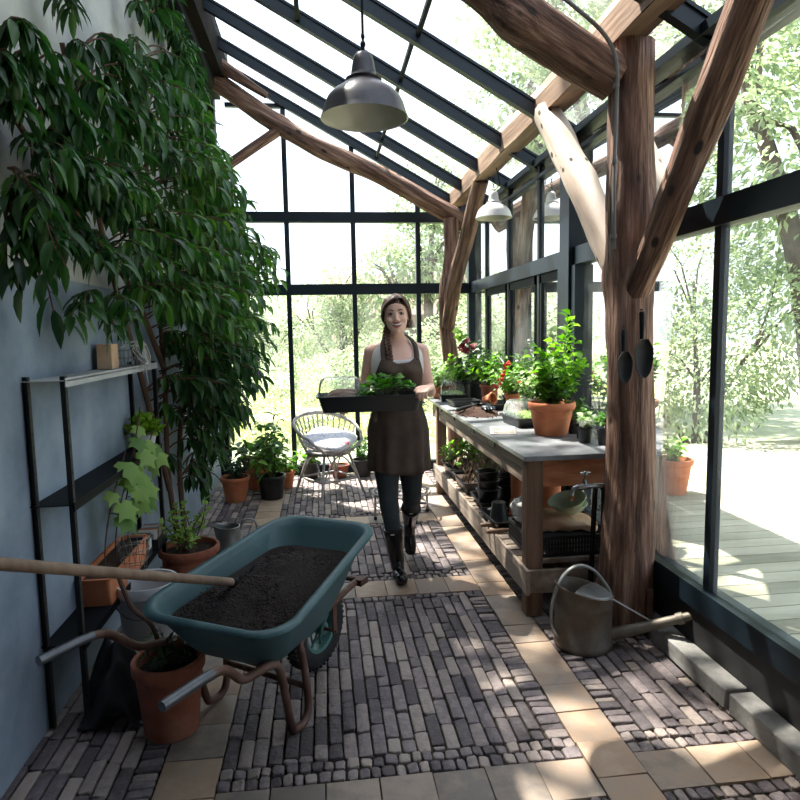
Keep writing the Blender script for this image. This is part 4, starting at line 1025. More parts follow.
e = potted('potted_plant', 'small leafy plant in a brown pot at the far right end of the bench', 'potted plant', 1.50, 6.02, .055, .12, M_terra_old, ZT)
foliage(e, .10, .44, .15, 14, 12, .065, .04, L_fresh, droop=.6)
tag(MB().tube([(0,0,0),(.02,.0,.55),(.015,.0,1.05)], .009, 8).build('bamboo_cane', M_handle, None, loc=(1.545, 6.22, 0)), 'thin bamboo cane standing upright in the far right corner', 'cane')

# ---- things on the lower shelf
e = T('shelf_crate', 'black perforated plastic crate at the near end of the lower bench shelf', 'crate', (1.31, 3.43, ZS))
cw, cd, ch_ = .47, .38, .115; b = MB(); b.box2((-cw/2,-cd/2,0), (cw/2,cd/2,.006))
for s in (-1, 1):
    b.box2((-cw/2,s*cd/2-.004,0), (cw/2,s*cd/2+.004,.02)); b.box2((-cw/2-.005,s*cd/2-.007,ch_-.018), (cw/2+.005,s*cd/2+.007,ch_))
    b.box2((s*cw/2-.004,-cd/2,0), (s*cw/2+.004,cd/2,.02)); b.box2((s*cw/2-.007,-cd/2,ch_-.018), (s*cw/2+.007,cd/2,ch_))
    for k in range(28): b.box((-cw/2+.008+k*(cw-.016)/27, s*cd/2, ch_*.5), (.007,.006,ch_*.9))
    for k in range(22): b.box((s*cw/2, -cd/2+.008+k*(cd-.016)/21, ch_*.5), (.006,.007,ch_*.9))
    for z in (.045,.07): b.box2((-cw/2,s*cd/2-.002,z-.003), (cw/2,s*cd/2+.002,z+.003)); b.box2((s*cw/2-.002,-cd/2,z-.003), (s*cw/2+.002,cd/2,z+.003))
b.build('crate', M_blackmat, e, smooth=False)
e = T('kraft_paper_bag', 'folded brown kraft paper bag lying on top of the black crate', 'paper bag', (1.335, 3.40, ZS+.117), rz=R(-8))
b = MB(); n_ = 18
def bag(u, v):
    a = 2*math.pi*u; x = math.copysign(abs(math.cos(a))**.45, math.cos(a)); y = math.copysign(abs(math.sin(a))**.45, math.sin(a))
    ph = math.pi*(v-.5); c = abs(math.cos(ph))**.35; z = math.sin(ph)
    p = V((x*.165*c, y*.13*c, .045+.045*math.copysign(abs(z)**.6, z))); 
    if z > 0: p.z += -.16*(p.x)-.03; p.x += .0
    p += V((1,1,1))*.014*mn.noise(p*16)+V((0,0,.01))*mn.noise(p*34); p.z = max(.0, p.z); return p
b.grid(bag, 40, 20, cu=True); b.build('bag', M_kraft, e, ang=30)
def bowl(lb, loc, tilt, r, h):
    e = T('bowl', lb, 'bowl', loc, group=None); e.rotation_euler = tilt
    b = MB(); b.lathe([(0,0),(r*.4,0),(r*.45,.006),(r*.78,h*.45),(r*.97,h*.95),(r*1.03,h),(r*1.02,h+.004),(r*.95,h-.002),(r*.75,h*.47),(r*.4,.010),(0,.010)], 36); b.build('bowl', M_bowl, e); return e
bowl('lower pale bowl under the green bowl on the kraft paper bag', (1.375, 3.42, ZS+.185), (R(4), R(-6), 0), .095, .055)
bowl('tilted light green bowl resting in another bowl on the paper bag', (1.36, 3.40, ZS+.212), (R(7), R(-17), 0), .105, .062)
e = T('plastic_bag', 'crumpled pale grey plastic sack beside the near bench leg on the crate', 'plastic bag', (1.135, 3.50, ZS+.118))
b = MB()
def sack(u, v):
    a = 2*math.pi*u; ph = math.pi*(v-.5); p = V((.075*math.cos(a)*math.cos(ph), .11*math.sin(a)*math.cos(ph), .075+.078*math.sin(ph)))
    q = p*1.0; q += p.normalized()*(.03*mn.noise(p*22)+.014*mn.noise(p*50)); q.z = max(.001, q.z); return q
b.grid(sack, 40, 22, cu=True); b.build('bag', M_clear, e, ang=35)
for (x, y, rz_, lb) in ((1.21, 3.90, 3, 'black plant tray on the lower shelf with an upturned black pot in it'), (1.27, 4.33, -2, 'black plant tray on the lower shelf under the stacked black pots')):
    e = T('plant_tray', lb, 'tray', (x, y, ZS), rz=R(rz_)); traymesh(.40 if y < 4 else .46, .34, .055).build('tray', M_blackpl, e)
for (y, lb) in ((4.82, 'black tray full of dry brown plant stalks in the middle of the lower shelf'), (5.32, 'black tray of dry stalks and green regrowth at the far end of the lower shelf')):
    e = T('planted_tray', lb, 'planted tray', (1.26, y, ZS)); traymesh(.48, .44, .09).build('tray', M_blackpl, e)
    b = MB(); b.box((0,0,.06), (.44,.40,.012)); b.build('soil', M_soil, e)
    bs, bl, bd = MB(), MB(), MB()
    for k in range(90):
        x_, y_ = U(-.2,.2), U(-.18,.18); h_ = U(.05,.20); a = U(0,6.28); t_ = V((x_+math.cos(a)*h_*.6, y_+math.sin(a)*h_*.6, .07+h_))
        bs.tube([(x_,y_,.06), V((x_,y_,.06)).lerp(t_,.5)+V((0,0,.03)), t_], [.004,.003,.002], 5)
        if k % 2 == 0: bd.leaf(t_, (math.cos(a),math.sin(a),-.4), .06, .025, 1.2, 2)
        if y > 5 and k % 2: 
            for j in range(7): bl.leaf(t_+V((U(-.03,.03),U(-.03,.03),U(-.04,.06))), (U(-1,1),U(-1,1),.6), .05, .035, .5, 2)
        elif k % 9 == 0:
            for j in range(4): bl.leaf(t_, (U(-1,1),U(-1,1),.6), .04, .03, .5, 2)
    bs.build('dry_stalk', L_dry, e); bd.build('dry_leaves', L_dry, e, ang=None); bl.build('foliage', L_fresh, e, ang=None)
def epot(lb, x, y, z, r, h, m, up=True, grp=None, rb=None, rim=.15):
    e = T('flower_pot', lb, 'flower pot', (x, y, z), group=grp); potmesh(e, r, h, m, rb=rb, rim=rim)
    if not up: e.rotation_euler = (math.pi, 0, 0); e.location.z = z+h
    return e
epot('upturned black pot on the nearest tray of the lower shelf', 1.085, 3.88, ZS+.006, .062, .135, M_blackpl, False, rb=.044)
for (x, y, n_, lb) in ((1.115, 4.27, 3, ('lowest','middle','topmost')), (1.275, 4.38, 2, ('lower','upper'))):
    for k in range(n_): epot('%s black pot of the %s stack on the lower shelf' % (lb[k], 'front' if n_ == 3 else 'rear'), x, y, ZS+.006+.062*k, .075 if n_ == 3 else .08, .13, M_blackpl, True, rb=.056)
epot('black pot standing alone behind the near bench leg on the lower shelf', 1.40, 3.90, ZS+.006, .07, .13, M_blackpl, rb=.052)
epot('terracotta pot glowing orange behind the black pot stacks on the lower shelf', 1.43, 4.62, ZS+.0, .085, .19, M_terra, rb=.06)
def pipe(lb, x, y, z, r, h):
    e = T('clay_cylinder', lb, 'cylinder pot', (x, y, z)); b = MB(); b.lathe([(0,0),(r*.95,0),(r*.97,.004),(r,h*.8),(r*1.06,h*.82),(r*1.06,h),(r*.9,h),(r*.88,h*.3),(0,h*.28)], 28); b.build('cylinder', M_terra, e)
epot('terracotta pot upside down carrying a clay cylinder behind the near bench leg', 1.27, 4.06, ZS+.006, .07, .10, M_terra, False, rb=.055)
pipe('slim clay cylinder left of the near bench leg', 1.27, 4.06, ZS+.108, .052, .19)
epot('black pot upside down under the wider clay cylinder', 1.375, 3.735, ZS+.006, .06, .12, M_blackpl, False, rb=.05)
pipe('wider clay cylinder right of the near bench leg', 1.375, 3.735, ZS+.128, .06, .19)
for k, (lb, y0, a) in enumerate((('upper wooden tool handle poking out over the bench shelf rail', 3.83, 8), ('lower wooden tool handle poking out over the bench shelf rail', 3.70, 14))):
    e = T('hand_tool', lb, 'hand tool', (1.05, y0, ZS+.012+.0*k), rz=R(a-4)); b = MB(); b.tube([(-.10,0,.0),(-.08,0,.001),(.02,0,0),(.09,0,0)], [.012,.015,.012,.010], 10); b.build('handle', M_beam if k else M_handle, e)
    b = MB(); b.tube([(.08,0,0),(.15,0,0)], .005, 6); b.build('tang', M_zinc, e)
e = T('chain_coil', 'small coil of grey metal chain on the shelf beside the tool handles', 'chain', (1.10, 3.985, ZS+.064)); b = MB()
for k in range(12): a = k*.5; b.tube([(.06*math.cos(a)+.009*math.cos(t), -.02+.025*math.sin(a)+.009*math.sin(t), .006+.002*(k % 2)) for t in [i*math.pi/4 for i in range(8)]], .002, 5, closed=True)
b.build('links', M_zinc, e)

# ================================================================= WATERING CAN
e = T('watering_can', 'old dull zinc watering can with half-covered top and hoop handle by the trunk post', 'watering can', (1.195, 2.80, FZ))
def canfn(p):
    if p.z > .20: p = V((p.x, p.y, p.z-.30*(p.x)*max(0,(p.z-.20)/.09)*.9))
    return p
r = .132; b = MB()
b.lathe([(0,.002),(r*1.0,0),(r*1.03,.004),(r*1.03,.03),(r*1.0,.034),(r,.20),(r*1.015,.206),(r*1.0,.212),(r*.99,.262),(r*1.02,.266),(r*1.03,.272),(r*1.0,.277),(r*.965,.27),(r*.96,.1),(0,.02)], 44, fn=canfn); b.build('can_body', M_zincold, e, ang=50)
b = MB()
def hood(u, v):
    a = R(-130+u*170); # covers front and right
    x0, y0 = r*.985*math.cos(a), r*.985*math.sin(a); a0, a1 = R(-130), R(40)
    c0 = V((r*math.cos(a0), r*math.sin(a0), 0)); c1 = V((r*math.cos(a1), r*math.sin(a1), 0)); ch = c0.lerp(c1, u)
    p = V((x0, y0, .274)).lerp(V((ch.x, ch.y, .274)), v); q = canfn(p); q.z += .022*math.sin(math.pi*.5*v)*math.sin(math.pi*u)**.5; return q
b.grid(hood, 30, 10); b.build('half_cover', M_zinc, e, solid=.002)
b = MB(); hp = spline([(-.132,-.02,.06),(-.165,-.02,.13),(-.150,-.01,.24),(-.10,0,.34),(-.03,.0,.385),(.045,0,.36),(.105,0,.29),(.135,0,.235),(.136,0,.19)], 7); b.tube(hp, .0105, 10, flat=.75); b.build('hoop_handle', M_zinc, e)
b = MB(); sp = [(.10,-.045,.055),(.20,-.075,.085),(.38,-.16,.165),(.56,-.27,.26)]; b.tube(spline(sp, 5), [.032-.0011*i for i in range(16)], 14)
b.tube([sp[2], V(sp[2])+(V(sp[3])-V(sp[2])).normalized()*.03], .027, 14); b.build('spout', M_zincold, e)
b = MB(); b.tube([(.128,-.02,.222),(.29,-.115,.135)], .007, 8, flat=.6); b.build('spout_brace', M_zinc, e)

# tap and pipework
e = T('water_tap', 'silver grey garden tap on a pipe fixed to the trunk post', 'tap', (1.36, 3.02, .72))
b = MB(); b.tube([(.02,-.03,0),(-.06,-.03,0),(-.09,-.03,.0),(-.125,-.03,-.002)], [.013,.014,.018,.014], 12); b.tube([(-.085,-.03,0),(-.085,-.03,.035)], [.016,.011], 10)
b.tube(spline([(-.12,-.03,0),(-.145,-.03,-.012),(-.152,-.03,-.05)], 4), .0125, 10); b.build('tap_body', M_chrome, e)
b = MB(); b.tube([(-.152,-.03,-.045),(-.152,-.03,-.068)], [.016,.013], 10); b.build('nozzle', M_brass, e)
b = MB(); b.tube([(-.085,-.03,.03),(-.085,-.03,.065)], .005, 8); b.tube([(-.112,-.03,.066),(-.058,-.03,.066)], [.007,.007], 8); b.tube([(-.085,-.055,.066),(-.085,-.005,.066)], .006, 8); b.ball((-.085,-.03,.07), .009, 8, 6); b.build('tap_handle', M_chrome, e)
b = MB(); b.tube([(.0,-.03,.0),(.012,-.03,-.03),(.012,-.03,-.715)], .011, 8); b.build('standpipe', M_steel2, e)
tag(MB().box((0,0,.36), (.016,.035,.72), Matrix.Rotation(R(2), 3, 'Y')).build('wooden_stake', M_fascia, None, bevel=.004, loc=(1.335, 3.03, 0)), 'dark weathered wooden stake standing between bench end and trunk post', 'stake')
e = T('pipe_upright', 'thin vertical grey pipe rising behind the tap near the glass', 'pipe', (1.60, 3.80, .0)); b = MB(); b.tube([(0,0,0),(0,0,.85)], .014, 8); b.build('pipe', M_zinc, e)
tag(MB().box((0,0,.12), (.03,.02,.24)).build('metal_bracket', M_rust, None, loc=(1.535, 2.815, 0), bevel=.002), 'short rusty metal strap at the foot of the trunk post', 'bracket')
# scoops
def scoop(lb, x, z, L, w_):
    yb = 2.822; e = T('garden_scoop', lb, 'scoop', (x, yb-.01, z)); hl = L*.42
    b = MB(); b.tube([(0,0,-.004),(0,0,-.012),(0,-.004,-hl*.5),(0,-.004,-hl)], [.009,.0125,.0115,.0085], 12); b.tube([(0,.0,.004),(0,.012,.004)], .004, 8); b.build('handle', M_steel2, e)
    b = MB()
    def sc(u, v):
        t = v; wd = w_*.5
        if t < .34: wd *= .42+.58*math.sin(math.pi/2*t/.34)
        else: wd *= math.sqrt(max(0, 1-((t-.34)/.66)**2.4))
        a = math.pi*(u-.5); return V((wd*math.sin(a), -.032+.028*math.cos(a)*min(1, wd/(w_*.5)+.05), -hl-t*(L-hl)))
    b.grid(sc, 14, 26); b.build('scoop_bowl', M_blackmat, e, solid=.0025, ang=60)
scoop('smaller black scoop hanging on the left of the trunk post', 1.372, 1.497, .25, .072)
scoop('larger black scoop hanging on the right of the trunk post', 1.462, 1.578, .31, .090)
# conduit
e = T('cable_conduit', 'thin grey cable conduit running along the log rafter and down the trunk post', 'conduit', (1.34, 2.87, 2.3))
OC = V((1.34, 2.87, 2.3)); P = spline([(.30,2.93,3.47),(.70,2.90,3.22),(.95,2.86,3.03),(1.13,2.84,2.90),(1.27,2.84,2.79),(1.335,2.85,2.68),(1.345,2.86,2.5),(1.34,2.86,2.2),(1.345,2.86,1.86)], 8)
b = MB(); b.tube([p-OC for p in P], .0095, 8); b.build('conduit_tube', M_conduit, e)
for z in (2.58, 2.25, 1.92):
    b = MB(); b.tube([(.0,-.012,z-2.3-.008),(.0,-.012,z-2.3+.008)], .015, 10); b.build('clip', M_conduit, e)

# ================================================================= PERSON
def fuse(mb, name, m, parent, vox=.005, sm=6, fac=.5):
    me = mb.mesh('tmp', True, None); o = bpy.data.objects.new('tmp', me); COL.objects.link(o)
    q = o.modifiers.new('r', 'REMESH'); q.mode = 'VOXEL'; q.voxel_size = vox; q.use_smooth_shade = True
    q = o.modifiers.new('s', 'SMOOTH'); q.factor = fac; q.iterations = sm
    dg = bpy.context.evaluated_depsgraph_get(); dg.update(); m2 = bpy.data.meshes.new_from_object(o.evaluated_get(dg)); m2.name = name
    bpy.data.objects.remove(o); bpy.data.meshes.remove(me)
    m2.materials.clear(); m2.materials.append(m)
    m2.polygons.foreach_set('use_smooth', [True]*len(m2.polygons))
    at = m2.attributes.new('rnd', 'FLOAT', 'FACE'); at.data.foreach_set('value', [.5]*len(m2.polygons))
    o = bpy.data.objects.new(name, m2); COL.objects.link(o); o.parent = parent; return o
PO = V((.44, 3.82, 0))
pe = T('person', 'smiling woman in brown apron and black rubber boots walking with a plant tray', 'person', PO)
def w(*p): return V(p)-PO
TR = [(.84,0,0,.170,.112),(.90,0,.005,.172,.118),(.97,0,.0,.160,.108),(1.06,0,-.005,.130,.092),(1.12,0,-.008,.124,.090),(1.20,0,-.012,.138,.100),(1.27,0,-.018,.150,.118),(1.33,0,-.012,.150,.112),(1.38,0,.0,.148,.092),(1.415,0,.010,.122,.072),(1.445,0,.014,.080,.056),(1.475,0,.012,.056,.052)]
def torso(z, a, off=0):
    cx, cy, rx, ry = lerp_tab(TR, z); 
    c_, s_ = math.cos(a), math.sin(a); k = .86
    x = cx+(rx+off)*math.copysign(abs(c_)**k, c_); y = cy+.0+(ry+off)*math.copysign(abs(s_)**k, s_)
    if s_ < 0 and 1.19 < z < 1.36:   # bust
        for sx in (-.072, .072): y -= .022*math.exp(-((x-sx)/.05)**2-((z-1.275)/.045)**2)*(-s_)
    return V((x, y, z))
body = MB()
vs = []; nz_ = 34; na = 32
zz = [.80+(1.475-.80)*i/nz_ for i in range(nz_+1)]
rings = [[torso(max(.84, z), 2*math.pi*j/na)*1.0 for j in range(na)] for z in zz]
for i, z in enumerate(zz):
    for p in rings[i]: p.z = z
ringbridge(body, rings)
def limb(b, pts, rr, n=16, fl=1.0):
    b.tube(pts, rr, n, flat=fl)
    b.ball(pts[0], rr[0], 14, 10); b.ball(pts[-1], rr[-1], 14, 10)
def bendlimb(b, A, B, C, r, n=16):
    A, B, C = V(A), V(B), V(C)
    pts = [A, A.lerp(B,.25), A.lerp(B,.55), A.lerp(B,.85), B, B.lerp(C,.2), B.lerp(C,.45), B.lerp(C,.75), C]
    pts[4] = pts[4].lerp((pts[3]+pts[5])/2, .3); limb(b, pts, r, n)
# shoulders, arms (image-left = her right)
SHR, ELR, WRR = w(.290,3.835,1.380), w(.236,3.87,1.12), w(.155,3.705,1.128)
SHL, ELL, WRL = w(.592,3.835,1.380), w(.642,3.835,1.13), w(.594,3.535,1.190)
for A_, B_, C_ in ((SHR,ELR,WRR),(SHL,ELL,WRL)):
    bendlimb(body, A_, B_, C_, [.046,.042,.037,.034,.034,.035,.033,.027,.023])
    body.ball(A_+V((0,0,.004)), (.046,.048,.046), 14, 10)
    body.tube([A_+V((0,0,.012)), V((0,.012,1.435)).lerp(A_, .35)+V((0,0,.008)), V((0,.012,1.455))], [.036,.032,.048], 14)
def hand(b, wr, kn, fdirs, curl, side, s=1.0):
    """wr wrist, kn knuckle centre, side = unit vector across the palm from little finger to index"""
    wr, kn, side = V(wr), V(kn), V(side).normalized(); ax = (kn-wr).normalized(); nn = ax.cross(side).normalized()
    for k in range(4):
        o = side*(-.027+.018*k)*s
        b.tube([wr+o*.45, wr.lerp(kn,.5)+o*.85, kn+o], [.016*s,.0145*s,.0115*s], 10); b.ball(kn+o, .0118*s, 8, 6)
    for k in range(4):
        o = side*(-.027+.018*k)*s; L = [.060,.074,.080,.072][k]*s; p = kn+o; d = ax.copy(); pts = [p]
        seg = [L*.42, L*.32, L*.26]
        for j in range(3):
            rot = Matrix.Rotation(curl[j]*(1+.06*(k-1.5)), 3, side); d = rot @ d; p = p+d*seg[j]; pts.append(p)
        b.tube([pts[0],pts[0].lerp(pts[1],.5),pts[1],pts[1].lerp(pts[2],.5),pts[2],pts[3]], [.0098*s,.0092*s,.0092*s,.0085*s,.0085*s,.0070*s], 10); b.ball(pts[1], .0096*s, 8, 6); b.ball(pts[2], .0088*s, 8, 6); b.ball(pts[3], .0072*s, 8, 6)
    return ax, nn
# left hand grips the right end of the tray: fingers curl over front and under
kn = w(.538,3.432,1.184); side = V((-.92,.39,0)).normalized()
hand(body, WRL, kn, None, [R(-22),R(-66),R(-38)], side)
body.tube([WRL.lerp(kn,.3)+V((-.012,.0,0)), w(.538,3.495,1.192), w(.510,3.468,1.190), w(.494,3.446,1.176)], [.014,.0125,.0105,.008], 10); body.ball(w(.494,3.446,1.176), .0082, 8, 6)
# right hand under the rear left side of the tray
hand(body, WRR, w(.115,3.655,1.105), None, [R(25),R(30),R(25)], V((.75,-.6,.1)))
body.tube([WRR.lerp(w(.115,3.655,1.105),.3), w(.135,3.64,1.145), w(.125,3.60,1.158)], [.014,.012,.009], 10)
# neck + head
HC = V((.438, 3.785, 1.598)); HM = Matrix.Translation(HC-PO) @ Matrix.Rotation(R(-7), 4, 'Z') @ Matrix.Rotation(R(-3), 4, 'Y') @ Matrix.Rotation(R(-2), 4, 'X')
body.tube([V((0,.012,1.42)), V((-.002,.004,1.475)), HM @ V((0,.018,-.075)), HM @ V((0,.018,-.02))], [.062,.050,.047,.05], 20)
hd = MB()
hr = [(-.112,-.056,.016,.012),(-.108,-.055,.027,.022),(-.096,-.050,.039,.034),(-.078,-.040,.050,.046),(-.055,-.030,.0585,.056),(-.03,-.022,.0640,.064),(0,-.012,.0675,.074),(.03,-.006,.0690,.082),(.055,.0,.067,.084),(.08,.006,.058,.076),(.10,.012,.040,.055),(.110,.014,.018,.026)]
rs = []
for (z, cy, rx, ry) in hr:
    rs.append([V((rx*math.copysign(abs(math.cos(a))**.9, math.cos(a)), cy+ry*math.sin(a), z)) for a in [2*math.pi*j/28 for j in range(28)]])
ringbridge(hd, rs)
hd.ball((0,.020,.028), (.070,.088,.084), 24, 16)
hd.tube([(0,-.083,.010),(0,-.091,-.008),(0,-.099,-.024),(0,-.099,-.033)], [.0075,.0085,.0105,.0085], 10); hd.ball((0,-.099,-.030), (.0105,.0095,.009), 10, 8)
for s in (-1, 1):
    hd.ball((s*.0105,-.090,-.034), (.0075,.009,.0065), 8, 6); hd.ball((s*.037,-.060,-.030), (.024,.024,.021), 14, 10)
    hd.ball((s*.030,-.072,.020), (.025,.013,.008), 12, 8); hd.ball((s*.071,.012,-.010), (.008,.017,.028), 10, 8); hd.ball((s*.030,-.066,-.001), (.017,.010,.010), 12, 8)
hd.ball((0,-.076,-.096), (.018,.015,.013), 12, 8)
hd.ball((0,-.073,-.058), (.033,.014,.016), 14, 10)
hd.xf(HM); body.add(hd.v, hd.f)
# legs inside the trousers
HR, KR, AR = w(.362,3.835,.86), w(.368,3.765,.50), w(.418,3.785,.10)
HL, KL, AL = w(.515,3.845,.86), w(.522,3.835,.50), w(.545,4.135,.235)
bendlimb(body, HR, KR, AR, [.078,.074,.064,.050,.046,.048,.045,.036,.032]); bendlimb(body, HL, KL, AL, [.078,.074,.064,.050,.046,.048,.045,.036,.032])
bo = fuse(body, 'body', M_skin, pe, .0042, 4)
# face details
def hp_(mb, name, m, **k): mb.xf(HM); return mb.build(name, m, pe, **k)
for s in (-1, 1):
    b = MB(); b.ball((s*.030,-.0735,.002), (.0125,.0085,.0075), 12, 8); ey = hp_(b, 'eye', M_eyew)
    b = MB(); b.ball((s*.030,-.0795,.002), (.0058,.0035,.0060), 10, 6); b.xf(HM); b.build('iris', M_iris, ey)
    b = MB(); b.tube(spline([(s*.016,-.0775,.001),(s*.023,-.0835,.0075),(s*.032,-.0835,.0085),(s*.041,-.0775,.004),(s*.045,-.073,.001)], 4), .0028, 6); hp_(b, 'eyelashes', M_iris)
    b = MB(); b.tube(spline([(s*.016,-.0775,.001),(s*.024,-.082,-.0045),(s*.034,-.081,-.005),(s*.043,-.075,.000)], 4), .0012, 6); hp_(b, 'lower_lid', M_lip)
    b = MB(); b.tube(spline([(s*.014,-.0865,.022),(s*.026,-.0865,.027),(s*.038,-.079,.0265),(s*.048,-.069,.020)], 4), [.0036]*6+[.0032]*4+[.0018]*3, 6, flat=.8); hp_(b, 'eyebrow', M_hair)
def mth(t, up): # smile curve
    x = .032*math.sin(t*math.pi/2); k = math.cos(t*math.pi/2); y = -.0905+.020*(x/.032)**2
    return V((x, y, -.053+.012*(x/.032)**2+(.004*k if up else -.021*k)))
b = MB(); b.tube([mth(-1+k/8, True) for k in range(17)], [.0016+.0027*math.cos((k-8)/8*math.pi/2) for k in range(17)], 8); hp_(b, 'upper_lip', M_lip)
b = MB(); b.tube([mth(-1+k/8, False) for k in range(17)], [.0014+.0030*math.cos((k-8)/8*math.pi/2) for k in range(17)], 8); hp_(b, 'lower_lip', M_lip)
b = MB(); b.grid(lambda u, v: mth(-1+2*u, True).lerp(mth(-1+2*u, False), v)+V((0,.002,0)), 14, 5); hp_(b, 'open_mouth', mat('mouth_inside', [S(96,30,32), S(120,40,40)], 6, .5), solid=.002)
b = MB(); b.grid(lambda u, v: mth(-.70+1.40*u, True).lerp(mth(-.70+1.40*u, False), .26+v*.34)+V((0,-.0006,0)), 14, 5); hp_(b, 'teeth', M_teeth, solid=.002)
# hair
def hl(a):  # lower hairline height by azimuth (0 = front)
    d = abs(a)
    return lerp_tab([(0,.064),(.35,.060),(.75,.046),(1.05,.025),(1.25,-.02),(1.6,-.055),(3.2,-.085)], d)[0]
def hair(u, v):
    a = (u*2-1)*math.pi; z0 = hl(a); th0 = 0.0
    ztop = .028+.096; zc = .026
    c = (z0-zc)/.098; th1 = math.acos(max(-1, min(1, c))); th = th1*v
    rx, ry, rz_ = .0800, .0985, .094
    if c < -.4: pass
    p = V((rx*math.sin(th)*math.sin(a), .018-ry*math.sin(th)*math.cos(a), zc+rz_*math.cos(th)))
    if p.z < zc: 
        k = (zc-p.z)/.11; p.x = p.x/max(.3, math.sin(th))*(1-.12*k) if False else p.x*(1+.35*k); p.y = .018+(p.y-.018)*(1+.2*k)
    n_ = .0022*math.sin(a*46+8*math.sin(th*2))+.002*mn.noise(V((a*6, th*2, 0))); d = V((p.x, p.y-.018, p.z-zc)).normalized()
    part = .002*math.exp(-((p.x-.014)/.006)**2) if p.y < .03 and p.z > .06 else 0
    return p+d*(n_-part)
b = MB(); b.grid(hair, 120, 22, cu=False); hp_(b, 'hair', M_hair, solid=.007, ang=None)
b = MB()
for s in (-1, 1):
    for k in range(11):
        t = k/10; x0 = .014+s*.004
        P = spline([(x0, -.074+.065*t, .092+.022*math.sin(t*2.2)), (s*(.030)+.010, -.082+.055*t, .088+.02*t), (s*.066, -.060+.05*t, .048+.02*t), (s*.077, -.026+.035*t, .010), (s*.077, .010+.02*t, -.030), (s*.062, .04, -.060)], 5)
        b.tube(P, [.004+.0035*math.sin(math.pi*i/(len(P)-1)) for i in range(len(P))], 6)
hp_(b, 'hair_sweep', M_hair, ang=None)
b = MB(); 
for k in range(7): 
    P = spline([(.040,.085,-.02),(.070,.055,-.03-.004*k),(.078,.02+.003*k,-.046-.003*k),(.058,.0,-.062)], 4); b.tube(P, .016, 7)
hp_(b, 'low_bun', M_hair, ang=None)
b = MB(); bp_ = spline([(.395,3.80,1.545),(.378,3.765,1.50),(.374,3.735,1.455),(.378,3.715,1.41),(.385,3.698,1.36),(.390,3.690,1.31),(.393,3.690,1.265)], 5)
nb = len(bp_)
for i, p in enumerate(bp_):
    t = i/nb; s_ = -1 if i % 2 else 1; rr = .0155*(1-.45*t); b.ball(w(*p)+V((s_*.010*(1-.3*t), -.002, 0)), (rr, rr*.85, .0165*(1-.2*t)), 10, 7, Matrix.Rotation(R(s_*35), 3, 'Y'))
for k in range(10): b.tube([w(*bp_[-1]), w(*bp_[-1])+V((U(-.01,.01),U(-.004,.004),-.02)), w(*bp_[-1])+V((U(-.012,.012),U(-.004,.006),-U(.03,.045)))], [.004,.004,.001], 5)
b.build('braid', M_hair, pe, ang=None)
# clothes
def front(a): return (a+math.pi/2+math.pi) % (2*math.pi)-math.pi     # 0 at front
def toptop(a):
    d = abs(front(a)); return lerp_tab([(0,1.335),(.45,1.345),(.62,1.40),(.75,1.452),(1.05,1.447),(1.25,1.36),(1.6,1.325),(2.0,1.38),(2.2,1.45),(2.6,1.44),(3.15,1.40)], d)[0]
b = MB(); b.grid(lambda u, v: torso(.95+(toptop(2*math.pi*u)-.95)*v, 2*math.pi*u, .0075+(.006*min(1,max(0,(.95+(toptop(2*math.pi*u)-.95)*v-1.38)/.05)))), 96, 40, cu=True); b.build('white_top', M_top, pe, solid=.004, ang=None)
def bibtop(a):
    d = front(a); 
    return lerp_tab([(-1.15,1.18),(-.95,1.26),(-.62,1.345),(-.35,1.350),(-.05,1.318),(.30,1.325),(.55,1.352),(.80,1.335),(1.0,1.26),(1.2,1.18)], d)[0]
def bib(u, v):
    a = -math.pi/2+(-1.18+2.38*u); z = 1.04+(bibtop(a)-1.04)*v; p = torso(z, a, .016)
    p.y -= .004*mn.noise(V((p.x*16, z*9, 1)))+.005*math.sin(z*26+p.x*22)*(1-v); return p
b = MB(); b.grid(bib, 50, 30); b.build('apron_bib', M_apron, pe, solid=.003, ang=None)
for s, a0 in ((-1,-.50),(1,.62)):
    P = [torso(1.335, -math.pi/2+a0, .017), torso(1.385, -math.pi/2+a0*1.08, .016), torso(1.43, -math.pi/2+a0*1.5, .020), V((s*.066,.012,1.476)), V((s*.045,.062,1.49))]
    P = spline(P, 5); b = MB(); vs = []
    for i, p in enumerate(P):
        t_ = (P[min(i+1,len(P)-1)]-P[max(0,i-1)]).normalized(); o_ = V((1,0,0)) if i < len(P)*.6 else V((.7,.7,0)); o_ = (o_-t_*o_.dot(t_)).normalized()
        wd = .016-.004*i/len(P); vs += [p+o_*wd, p-o_*wd]
    b.add(vs, [(2*i,2*i+1,2*i+3,2*i+2) for i in range(len(P)-1)]); b.build('apron_strap', M_apron, pe, solid=.003, ang=None)
def skirt(u, v):
    a = 2*math.pi*u; z = 1.115-v*(1.115-.665)
    base = torso(max(z, .86), a, .013)
    if z < .90: k = (.90-z)/.235; base = base+V((base.x*.02*k, base.y*.05*k, 0)); base.z = z
    f = (.010*math.sin(a*7+2.2)+.006*math.sin(a*13+1))*max(0, (1.05-z)/.4); d = V((math.cos(a), math.sin(a), 0))
    p = base+d*(f+.004*mn.noise(V((base.x*9, base.y*9, z*7)))); p.z = z+(.012*math.sin(a*2+1) if v > .98 else 0); return p
b = MB(); b.grid(skirt, 110, 40, cu=True); b.build('apron_skirt', M_apron, pe, solid=.003, ang=None)
b = MB(); b.tube([torso(1.075, 2*math.pi*k/48, .024) for k in range(48)], .012, 8, closed=True, flat=.35); b.build('apron_tie', M_apron, pe)
jn = MB()
def off(b, A, B, C, rr): bendlimb(b, A, B, C, rr)
off(jn, HR, KR, AR.lerp(KR,.5), [.090,.088,.078,.064,.059,.060,.056,.050,.048]); off(jn, HL, KL, AL.lerp(KL,.5), [.090,.088,.078,.064,.059,.060,.056,.050,.048])
